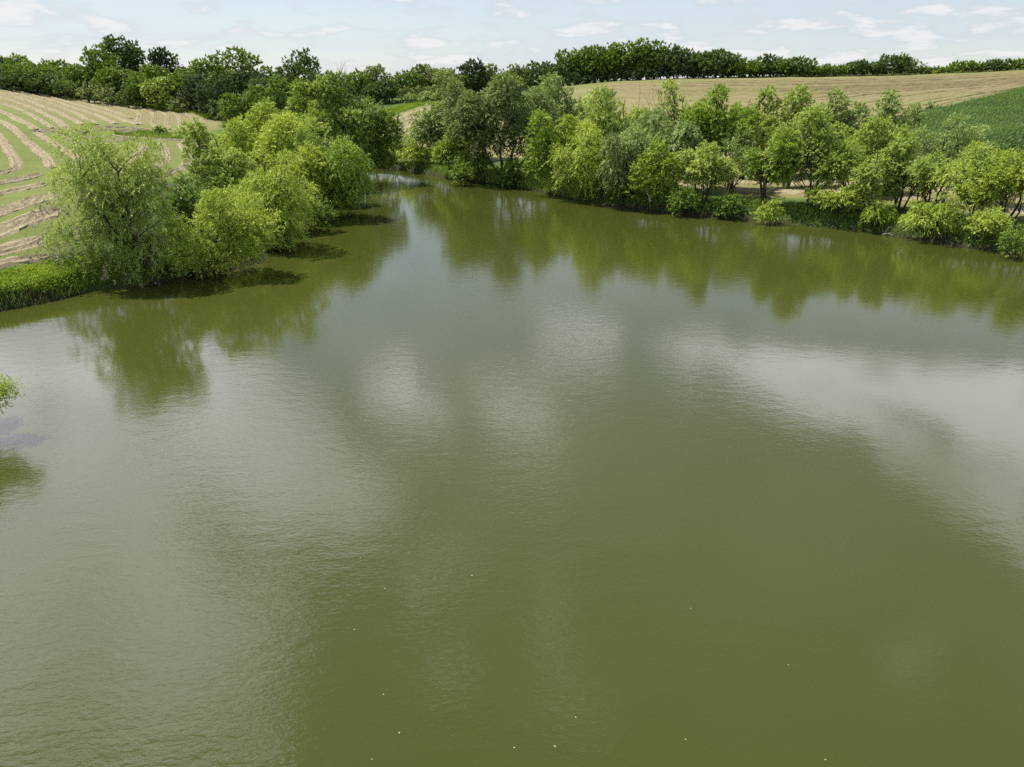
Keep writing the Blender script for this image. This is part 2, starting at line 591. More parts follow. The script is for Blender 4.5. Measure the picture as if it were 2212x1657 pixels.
def swath(line, width, parent, seed, ridge=0.26, straw=7.0, step=0.55, across=11, hay=None):
    """one raised row of cut hay draped along a ground line (x, y)."""
    r = np.random.RandomState(seed)
    L = smooth_line(line, step)
    m = len(L)
    t = np.gradient(L, axis=0)
    t /= np.linalg.norm(t, axis=1)[:, None] + 1e-9
    nn = np.stack([-t[:, 1], t[:, 0]], 1)
    s = np.linspace(-1, 1, across)
    along = np.arange(m) * step
    wob = 1 + 0.14 * vnoise(along[:, None] / 1.6, s[None] * 0 + 3.0 * np.sign(s)[None], seed) + r.uniform(-0.13, 0.13, (m, across))
    taper = np.minimum(1, np.minimum(along, along[-1] - along) / 1.5 + 0.35)[:, None]
    off = s[None] * width / 2 * wob * taper
    X = L[:, 0:1] + nn[:, 0:1] * off
    Y = L[:, 1:2] + nn[:, 1:2] * off
    prof = (1 - s[None] ** 2) * (0.55 + 0.45 * np.cos(s[None] * 9 + r.rand() * 6 + 0.5 * vnoise(along[:, None] / 3, s[None], seed + 1)))
    Z = ground_z(X.ravel(), Y.ravel()).reshape(X.shape) + ridge * prof * (0.8 + 0.5 * r.rand(m, across)) + 0.05 * r.rand(m, across)
    Z[:, 0] -= 0.12
    Z[:, -1] -= 0.12
    V = np.stack([X, Y, Z], -1).reshape(-1, 3)
    k = (np.arange(m - 1)[:, None] * across + np.arange(across - 1)[None]).ravel()
    q = np.stack([k, k + 1, k + across + 1, k + across], 1)
    tri = np.concatenate([q[:, [0, 1, 2]], q[:, [0, 2, 3]]])
    ns = int(straw * width * along[-1] * 0.5)
    if ns:                                   # loose stalks standing out of the row
        a = r.randint(0, m, ns)
        b_ = np.clip(r.normal(0, 0.5, ns), -1.08, 1.08)
        px = L[a, 0] + nn[a, 0] * b_ * width / 2
        py = L[a, 1] + nn[a, 1] * b_ * width / 2
        idx = a * across + np.clip(((b_ + 1) / 2 * (across - 1)).astype(int), 0, across - 1)
        pz = V[idx, 2]
        pz = np.where(np.abs(b_) > 0.95, ground_z(px, py), pz)
        ang = r.rand(ns) * 6.283
        ln = r.uniform(0.15, 0.42, ns)
        dv = np.stack([np.cos(ang) * ln, np.sin(ang) * ln, r.uniform(0.0, 0.2, ns)], 1)
        wv_ = np.stack([-np.sin(ang), np.cos(ang), np.zeros(ns)], 1) * r.uniform(0.02, 0.05, ns)[:, None]
        p0 = np.stack([px, py, pz + 0.02], 1)
        sv = np.stack([p0 - wv_, p0 + wv_, p0 + dv], 1).reshape(-1, 3)
        tri = np.concatenate([tri, len(V) + np.arange(ns * 3).reshape(-1, 3)])
        V = np.concatenate([V, sv])
    o = V[0].copy()
    me = set_mesh('hay_swath', V - o, tri, 3, [hay or hm], False)
    SW[0] += 1
    return link('hay_swath', me, parent, o)


def z1(pts):
    return [(0.2001 * x, 0.2001 * y + 172.7) for x, y in pts]


ROWS = [
    ([(-200, 205), (0, 250), (130, 290), (280, 350), (410, 420), (500, 480), (570, 530)], 3.3),
    ([(-200, 270), (0, 335), (100, 385), (240, 450), (330, 500), (400, 545)], 3.3),
    ([(-200, 360), (0, 445), (80, 485), (180, 560), (300, 680), (430, 790), (520, 870), (560, 960)], 3.6),
    ([(390, 570), (500, 640), (620, 710), (740, 785), (900, 900)], 3.3),
    ([(600, 588), (700, 620), (800, 665)], 2.6),
    ([(-180, 480), (-60, 560), (0, 620), (60, 710), (120, 800), (175, 890), (190, 950), (140, 990), (0, 1025), (-200, 1060)], 4.2),
    ([(-150, 150), (0, 185), (150, 235), (350, 300), (540, 400), (640, 460), (710, 520)], 3.3),
    ([(0, 140), (200, 190), (350, 245), (550, 320), (700, 385), (830, 450), (890, 492)], 3.3),
    ([(0, 112), (150, 145), (300, 188), (500, 250), (700, 310), (850, 375), (960, 435), (1040, 490)], 3.3),
    ([(150, 122), (300, 152), (480, 200), (650, 255), (850, 320), (1000, 370), (1130, 420), (1250, 480)], 3.3),
    ([(420, 155), (560, 190), (720, 235), (900, 290), (1100, 345), (1250, 400), (1400, 455), (1480, 488)], 3.4),
    ([(650, 190), (900, 250), (1100, 308), (1280, 365), (1420, 420)], 3.2),
    ([(850, 212), (1100, 262), (1330, 312), (1470, 345), (1515, 385), (1480, 440), (1500, 490)], 3.3),
    ([(1050, 240), (1400, 290), (1580, 330), (1660, 370), (1668, 420), (1632, 470), (1680, 520)], 3.2),
    ([(1250, 258), (1600, 312), (1755, 358), (1810, 405), (1785, 470), (1830, 540)], 3.2),
    ([(1450, 280), (1750, 325), (1895, 370), (1950, 425), (1935, 490), (1980, 558)], 3.0),
    ([(1650, 303), (1950, 350), (2055, 395), (2095, 455), (2080, 520), (2130, 580)], 3.0),
    ([(1850, 332), (2090, 380), (2180, 425), (2215, 490), (2200, 550)], 2.8),
    ([(380, 562), (650, 552), (900, 522), (1200, 510), (1500, 528), (1700, 555)], 2.6),
    ([(650, 588), (900, 565), (1150, 548), (1300, 560), (1500, 550)], 2.4),
    ([(850, 640), (1200, 612), (1500, 628), (1800, 648), (2100, 665), (2250, 670)], 3.4),
    ([(1000, 690), (1250, 650), (1450, 655)], 2.2),
    ([(1570, 680), (1540, 740), (1480, 830), (1420, 920)], 3.0),
    ([(1740, 680), (1788, 780), (1798, 850), (1750, 915), (1640, 960), (1500, 1000)], 3.2),
    ([(1930, 690), (2000, 770), (2030, 860), (1990, 940), (1880, 1000), (1700, 1060)], 3.2),
    ([(2100, 700), (2200, 800), (2250, 900)], 3.0),
    ([(-250, 1170), (0, 1120), (200, 1090), (430, 1035)], 2.7),
    ([(-250, 1300), (0, 1240), (250, 1180), (490, 1135)], 2.7),
]
LINES = [smooth_line([hit(x, y, 45)[:2] for x, y in z1(pts)], 1.0) for pts, wd in ROWS]
for k, line in enumerate(LINES):             # a row is about half as wide as the rows are apart
    gap = np.min([np.median(np.min(np.linalg.norm(line[:, None] - o[None], axis=2), axis=1)) for j, o in enumerate(LINES) if j != k])
    swath(line, float(np.clip(gap * 0.47, 0.9, 2.9)), hay_left, 100 + k)
for k, (pts, wd) in enumerate([
        ([(-60, 482), (0, 460), (33, 447), (73, 436), (118, 424)], 2.6), ([(-60, 526), (0, 505), (41, 488), (81, 471), (125, 456)], 2.9),
        ([(-60, 562), (0, 546), (33, 536), (65, 527), (95, 520)], 2.6), ([(-60, 584), (0, 574), (33, 569), (65, 564), (105, 556)], 2.0)]):
    swath([hit(x, y, 40)[:2] for x, y in pts], wd, hay_left, 160 + k)

# rows on the far hill run between its crest and the edge of the corn
topl = resample(np.array([hit(x, y, 150)[:2] for x, y in [(1290, 183), (1450, 179), (1600, 175), (1820, 172), (2033, 165), (2211, 157), (2330, 150)]]), 1.0)
botl = resample(np.array([hit(x, y, 80)[:2] for x, y in [(1250, 240), (1400, 262), (1600, 275), (1800, 275), (1955, 256), (2100, 224), (2211, 201), (2330, 174)]]), 1.0)
tt = np.linspace(0, 1, 90)
ta = np.stack([np.interp(tt, np.linspace(0, 1, len(topl)), topl[:, k]) for k in range(2)], 1)
ba = np.stack([np.interp(tt, np.linspace(0, 1, len(botl)), botl[:, k]) for k in range(2)], 1)
NR = 26
for k in range(NR):
    f_ = (k + 0.3) / NR
    line = ta * (1 - f_) + ba * f_
    swath(line, 1.5, hay_right, 200 + k, 0.34, 1.2, 1.6, 5, hm2)
# a few rows on the flat behind the bank trees
for k, off in enumerate((0, 7, 14)):
    line = [np.array(hit(x, y, 60)[:2]) + np.array([0.55, 0.83]) * off for x, y in [(1180, 352), (1320, 378), (1500, 402), (1700, 416), (1900, 424), (2100, 444), (2260, 462)]]
    swath(line, 3.0, hay_right, 240 + k, 0.25, 3, 0.9, 9)
for k in range(6):
    f_ = (k + 0.5) / 6
    a = np.array([hit(x, y, 100)[:2] for x, y in [(830, 262), (870, 244), (915, 231)]])
    b2 = np.array([hit(x, y, 100)[:2] for x, y in [(835, 296), (900, 290), (985, 270)]])
    swath(a * (1 - f_) + b2 * f_, 2.4, hay_mid, 260 + k, 0.25, 1.5, 1.2, 5)

# ------------------------------------------------------------------ trees
PAL = {  # two leaf colours (older, younger growth) and how much light the leaves let through
    'willow': ((0.205, 0.300, 0.056), (0.450, 0.540, 0.130), 0.28),
    'bright': ((0.240, 0.345, 0.050), (0.500, 0.585, 0.105), 0.28),
    'yellow': ((0.240, 0.330, 0.045), (0.430, 0.525, 0.090), 0.28),
    'fresh': ((0.170, 0.280, 0.034), (0.370, 0.465, 0.064), 0.28),
    'grey': ((0.190, 0.280, 0.082), (0.390, 0.475, 0.165), 0.24),
    'olive': ((0.150, 0.215, 0.062), (0.300, 0.360, 0.120), 0.24),
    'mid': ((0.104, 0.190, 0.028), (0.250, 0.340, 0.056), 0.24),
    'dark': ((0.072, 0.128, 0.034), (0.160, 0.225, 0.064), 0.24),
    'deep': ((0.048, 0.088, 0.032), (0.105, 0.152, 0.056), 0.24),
}
LEAF = {}
for k, (c1, c2, tr) in PAL.items():
    m, n, out = mat('leaf_' + k)
    a = attr(n, 'tint')
    oi = n.add('ShaderNodeObjectInfo')
    a = n.m('ADD', a, n.m('MULTIPLY', n.m('SUBTRACT', oi.outputs['Random'], 0.5), 0.3), clamp=True)
    c = n.mix(a, c1, c2)
    p = n.add('ShaderNodeBsdfPrincipled')
    n.l.new(c, p.inputs['Base Color'])
    p.inputs['Roughness'].default_value = 0.5
    p.inputs['Specular IOR Level'].default_value = 0.12
    t = n.add('ShaderNodeBsdfTranslucent')
    tcol = n.vm('MULTIPLY', c, (1.35, 1.25, 0.7))
    n.l.new(tcol, t.inputs['Color'])
    mx = n.add('ShaderNodeMixShader')
    mx.inputs[0].default_value = tr
    n.l.new(p.outputs[0], mx.inputs[1])
    n.l.new(t.outputs[0], mx.inputs[2])
    n.l.new(mx.outputs[0], out.inputs['Surface'])
    LEAF[k] = m
BARK = {}
for k, c1, c2 in (('bark', (0.035, 0.028, 0.02), (0.10, 0.082, 0.06)), ('bare_wood', (0.09, 0.075, 0.06), (0.19, 0.165, 0.14)), ('pale_wood', (0.28, 0.25, 0.21), (0.5, 0.46, 0.4))):
    m, n, out = mat(k)
    v = n.noise(n.vm('MULTIPLY', n.add('ShaderNodeTexCoord').outputs['Object'], (6, 6, 1.2)), 1.5, 4, 0.6)
    principled(n, out, n.mix(v, c1, c2), 0.9, 0.1, bump(n, v, 0.05))
    BARK[k] = m


def tubes(paths, sides=5):
    """paths: list of (pts (n,3), radii (n,)) -> verts, quads."""
    V, Q, base = [], [], 0
    ang = np.arange(sides) / sides * 2 * math.pi
    ca, sa = np.cos(ang), np.sin(ang)
    for pts, rad in paths:
        pts = np.asarray(pts, float)
        m = len(pts)
        t = np.gradient(pts, axis=0)
        t /= np.linalg.norm(t, axis=1)[:, None] + 1e-9
        ref = np.where(np.abs(t[:, 2:3]) > 0.9, np.array([[1.0, 0, 0]]), np.array([[0, 0, 1.0]]))
        a = np.cross(t, ref)
        a /= np.linalg.norm(a, axis=1)[:, None] + 1e-9
        b = np.cross(t, a)
        ring = pts[:, None] + np.asarray(rad)[:, None, None] * (a[:, None] * ca[None, :, None] + b[:, None] * sa[None, :, None])
        V.append(ring.reshape(-1, 3))
        i = np.arange(m - 1)[:, None] * sides
        j = np.arange(sides)[None]
        k = (j + 1) % sides
        Q.append((base + np.stack([i + j, i + k, i + sides + k, i + sides + j], -1)).reshape(-1, 4))
        base += m * sides
    return np.concatenate(V), np.concatenate(Q)


def curve(a, b, r, bend, n=6):
    t = np.linspace(0, 1, n)[:, None]
    L = np.linalg.norm(b - a)
    mid = r.normal(0, 1, 3) * bend * L
    mid[2] = abs(mid[2])
    w = (4 * t * (1 - t))
    return a * (1 - t) + b * t + w * mid * 0.5 + w * r.normal(0, 0.02 * L, (n, 3))


# style: lobes, lobe size, crown bottom, stems, spray length, droop, upward pull, leaves per spray, leaf length/width in 1/710 of the distance, density
ST = {
    'weep': dict(mess=0.34, nl=24, lr=0.26, bot=0.04, stems=3, L=0.95, droop=0.9, up=0.5, K=12, l=2.9, w=0.66, dens=5.0, flat=1.0),
    'puff': dict(nl=24, lr=0.26, bot=0.08, stems=3, L=0.55, droop=0.35, up=0.6, K=8, l=2.2, w=0.95, dens=5.2, flat=0.9),
    'open': dict(nl=26, lr=0.24, bot=0.16, stems=4, L=0.6, droop=0.50, up=0.5, K=8, l=2.2, w=0.85, dens=5.0, flat=0.85),
    'broad': dict(nl=30, lr=0.25, bot=0.08, stems=2, L=0.4, droop=0.15, up=0.3, K=7, l=1.7, w=1.2, dens=6.0, flat=0.8),
    'umbra': dict(nl=24, lr=0.29, bot=0.16, stems=3, L=0.45, droop=0.2, up=0.3, K=7, l=1.7, w=1.2, dens=6.0, flat=0.55),
    'shrub': dict(nl=13, lr=0.33, bot=0.0, stems=4, L=0.6, droop=0.5, up=0.6, K=8, l=2.2, w=0.85, dens=4.6, flat=0.9),
    'thin': dict(nl=14, lr=0.30, bot=0.12, stems=3, L=0.9, droop=0.5, up=0.7, K=8, l=2.2, w=0.70, dens=2.4, flat=1.0),
}
TRI = [0]


def unit(v):
    return v / (np.linalg.norm(v, axis=-1, keepdims=True) + 1e-9)


def foliage(r, lobes, n_leaf, st, px, kite):
    """leafy sprays spread through the lobes; returns verts, faces, tint."""
    K = st['K']
    ns = max(8, n_leaf // K)
    C = np.array([l[0] for l in lobes])
    R = np.array([l[1] for l in lobes])
    tl = r.uniform(-0.22, 0.22, len(lobes))
    wgt = R[:, 0] * R[:, 2]
    li = r.choice(len(lobes), ns, p=wgt / wgt.sum())
    u = r.normal(0, 1, (ns, 3))
    u[:, 2] = u[:, 2] * 0.75 + 0.38
    u = unit(u)
    ph = r.rand(len(lobes), 3) * 6.28
    bumpy = 1 + 0.13 * np.sin(u[:, 0] * 5 + ph[li, 0]) + 0.13 * np.sin(u[:, 1] * 5 + ph[li, 1]) + 0.12 * np.sin(u[:, 2] * 6 + ph[li, 2])
    rr = (0.5 + 0.5 * r.rand(ns) ** 0.45) * bumpy * 0.98
    sp = st['L'] * np.clip(px / 0.11, 0.75, 1.7)
    p = C[li] + u * R[li] * rr[:, None]
    g = unit(u * 0.75 + np.array([0, 0, st['up']]) + r.normal(0, 0.35, (ns, 3)))
    L = sp * r.uniform(0.4, 1.2, ns) * np.where(r.rand(ns) < 0.12, 1.6, 1.0)
    L = np.minimum(L, R[li, 0] * 1.1)
    t = (np.arange(K)[None] + r.rand(ns, K)) / K
    pos = p[:, None] + L[:, None, None] * (t[..., None] * g[:, None] - np.array([0, 0, 1.0]) * (t ** 2)[..., None] * st['droop'])
    tan = unit(g[:, None] - np.array([0, 0, 2.0]) * t[..., None] * st['droop'])
    pos = pos.reshape(-1, 3)
    tan = tan.reshape(-1, 3)
    m = len(pos)
    pos = pos + r.normal(0, 0.05, (m, 3))
    d = unit(tan * 0.9 + r.normal(0, st.get('mess', 0.42), (m, 3)))
    nv = unit(np.repeat(u, K, 0) * 0.7 + np.array([0, 0, 0.75]) + r.normal(0, 0.36, (m, 3)))
    w = unit(np.cross(d, nv))
    ln = (st['l'] * px * (1.12 if kite else 1.05) * r.uniform(0.6, 1.3, m))[:, None]
    wd = (st['w'] * px * (1.12 if kite else 1.05) * r.uniform(0.7, 1.3, m))[:, None]
    tint = np.clip(0.45 + tl[np.repeat(li, K)] + 0.25 * (t.ravel() - 0.5) + r.normal(0, 0.16, m), 0, 1)
    if kite:
        V = np.stack([pos, pos + d * ln * 0.4 + w * wd * 0.5, pos + d * ln, pos + d * ln * 0.4 - w * wd * 0.5], 1)
        return V.reshape(-1, 3), 4, np.repeat(tint, 4)
    V = np.stack([pos - w * wd * 0.6, pos + w * wd * 0.6, pos + d * ln], 1)
    return V.reshape(-1, 3), 3, np.repeat(tint, 3)


GROUPS = {}


def tree(name, cat, label, x, top, d, w, style, pal, group=None, bx=None, bot=None, seed=None, lean=0.0, stems=None, dens=1.0, depth=0.9,
         nl=None, extra=None, lr=None, bark='bark', botpix=None):
    st = dict(ST[style])
    if stems:
        st['stems'] = stems
    seed = seed if seed is not None else int(x * 7 + top * 13 + d * 3) % 99991
    r = np.random.RandomState(seed)
    pt = P(x, top, d)
    base = P(bx if bx is not None else x, top + 40, d)
    bz = gz(base[0], d)
    wet = bz < 0.05
    if wet:
        bz = -0.25
    base = np.array([base[0], d, bz])
    dl = d / CP * 0.98
    px = dl / 710.0
    wm_ = w / FP * dl * (0.95 if style == 'shrub' else 1.12)
    H = max(1.2, pt[2] - max(bz, 0))
    botf = st['bot'] if bot is None else bot
    zb = max(bz, 0.0) + H * botf
    if botpix is not None:
        zb = P(x, botpix, d)[2]
    zt = pt[2]
    # crown box centre, seen at the pixel column x
    ymid = top + (zt - zb) / 2 / dl * FP
    cx = P(x, ymid, d)[0]
    c = np.array([cx - base[0], 0.0, (zb + zt) / 2 - bz])
    E = np.array([wm_ / 2, wm_ / 2 * depth, (zt - zb) / 2])
    nlob = nl or st['nl']
    lrel = lr or st['lr']
    lobes = []
    if style in ('puff', 'open', 'weep', 'thin'):
        # several leaning stems, each carrying its own uneven stack of leafy puffs
        nsub = int(np.clip(round(1.2 + 1.5 * E[0] / E[2]), 2, 5))
        per = max(5, int(round(nlob * 1.1 / nsub)))
        xs = np.linspace(-0.68, 0.68, nsub) + r.uniform(-0.12, 0.12, nsub)
        main = int(np.argmin(np.abs(xs - r.uniform(-0.4, 0.4))))
        for q in range(nsub):
            tz = zt - bz - (0 if q == main else r.uniform(0.06, 0.34) * 2 * E[2] + 0.25 * abs(xs[q]) * E[2])
            lz = zb - bz + r.uniform(0.0, 0.2) * 2 * E[2] * (1 if botf > 0.12 else 0.4)
            yo = r.uniform(-0.65, 0.65) * E[1]
            sub = E[0] / nsub
            for j in range(per):
                f = (j + r.uniform(0.2, 0.8)) / per
                wide = 0.55 + 0.6 * math.sin(math.pi * min(1.0, 0.12 + f * 0.86))
                R0 = E[0] * lrel * r.uniform(0.7, 1.3) * (0.75 + 0.35 * wide) * (1.25 if nsub == 2 else 1.0)
                R = np.array([R0, R0 * 0.95, min(R0 * st['flat'] * r.uniform(0.75, 1.1), E[2] * 0.5)])
                a = j * 2.4 + r.rand() * 1.2
                ox = c[0] + (xs[q] * (0.55 + 0.45 * f)) * E[0] + math.cos(a) * sub * wide * r.uniform(0.3, 1.0)
                ox = np.clip(ox, c[0] - E[0] + R0 * 0.6, c[0] + E[0] - R0 * 0.6)
                oy = yo + math.sin(a) * sub * wide * r.uniform(0.3, 1.0)
                oz = lz + f * (tz - lz) + R[2] * (0.4 - 1.2 * f)
                lobes.append((np.array([ox, oy, max(oz, R[2] * 0.5)]), R))
            lobes.append((np.array([c[0] + xs[q] * E[0], yo, tz - E[0] * lrel * 0.7]), np.array([1, 1, 0.9]) * E[0] * lrel * 0.85))
    else:
        while len(lobes) < nlob:
            i = len(lobes)
            zf = (1 - 2 * (i + 0.5) / nlob) * 0.98
            ph = i * 2.39996 + seed % 7 + r.normal(0, 0.35)
            rh = math.sqrt(max(0, 1 - zf * zf))
            sh = r.uniform(0.6, 1.1)
            if style == 'shrub' and zf < -0.2:
                rh = max(rh, 0.72)
            s = lrel * r.uniform(0.62, 1.35)
            R = np.array([E[0], E[0] * depth, E[0] * 0.5 + E[2] * 0.5]) * s
            R[2] = min(R[2] * st['flat'], E[2] * 0.6)
            u = np.array([rh * math.cos(ph) * sh, rh * math.sin(ph) * sh, zf * r.uniform(0.85, 1.0)])
            ctr = c + u * (E - R * 0.82)
            ctr[2] = max(ctr[2], R[2] * 0.5)
            lobes.append((ctr, R))
    lobes.append((c + np.array([0, 0, E[2] * 0.05]), E * 0.36))
    for e in extra or []:                     # (x, y, half width, half height) of a limb's own puff, in picture measure
        q = P(e[0], e[1], d) - base
        lobes.append((q, np.array([e[2], e[2] * 0.9, e[3]]) / FP * dl))
    # wood
    paths = []
    rb = 0.014 * H + 0.05
    if style in ('broad', 'umbra'):
        rb *= 1.3
    stems_ = []
    for s in range(st['stems']):
        a = s * 2.4 + r.rand() * 1.5
        o = np.array([math.cos(a), math.sin(a), 0]) * rb * 1.2
        tip = c * np.array([0.9, 0.9, 1]) + np.array([math.cos(a) * E[0] * 0.5, math.sin(a) * E[1] * 0.5, E[2] * r.uniform(0.2, 0.6)])
        if s == 0:
            tip = c + np.array([r.normal(0, 0.1) * E[0], 0, E[2] * 0.7])
        pth = curve(o + np.array([0, 0, -0.3]), tip, r, 0.18, 9)
        rad = np.linspace(rb * (1 if s == 0 else 0.75), rb * 0.16, 9)
        rad[0] *= 1.35
        paths.append((pth, rad))
        stems_.append(pth)
    allp = np.concatenate(stems_)
    for ctr, R in lobes:
        dd = np.linalg.norm(allp - ctr, axis=1) + np.maximum(0, allp[:, 2] - ctr[2] + 0.15 * H) * 2 + (allp[:, 2] < 0.12 * H) * 3
        st_ = allp[int(np.argmin(dd))]
        pth = curve(st_, ctr, r, 0.12, 6)
        paths.append((pth, np.linspace(rb * 0.36, max(rb * 0.09, 0.016), 6)))
        for _ in range(4):
            e = ctr + unit(r.normal(0, 1, 3) + np.array([0, 0, 0.5])) * R * 0.8
            paths.append((curve(pth[3] if _ % 2 else ctr, e, r, 0.12, 4), np.linspace(max(rb * 0.13, 0.018), 0.008, 4)))
    root = link(name, None, None, base, None, label, cat, group)
    root.empty_display_size = 0.5
    tv, tq = tubes(paths, 5 if d < 150 else 4)
    tri = np.concatenate([tq[:, [0, 1, 2]], tq[:, [0, 2, 3]]])
    link('trunk', set_mesh('trunk', tv, tri, 3, [BARK[bark]], True), root)
    area_px = 0
    for ctr, R in lobes:
        area_px += R[0] * R[2] * math.pi / px ** 2
    fr = E[0] * E[2] * math.pi / px ** 2
    area_px = min(area_px * 0.62, fr * 1.55)
    nleaf = int(np.clip(area_px * st['dens'] * dens * (0.72 if d < 72 else 0.85), 300, 120000))
    kite = d < 72
    V, k, tint = foliage(r, lobes, nleaf, st, px, kite)
    lo = 0.05 - max(bz, 0) if not wet else 0.05 - bz
    bad = V[:, 2].reshape(-1, k).min(1) < min(lo, -0.2 + max(0, -bz) + 0.25)
    if bad.any():
        keep = np.repeat(~bad, k)
        V, tint = V[keep], tint[keep]
    me = set_mesh('crown', V, np.arange(len(V)), k, [LEAF[pal]], False)
    add_attr(me, 'tint', tint)
    link('crown', me, root)
    TRI[0] += len(tri) + len(V) // k * (k - 2)
    return root


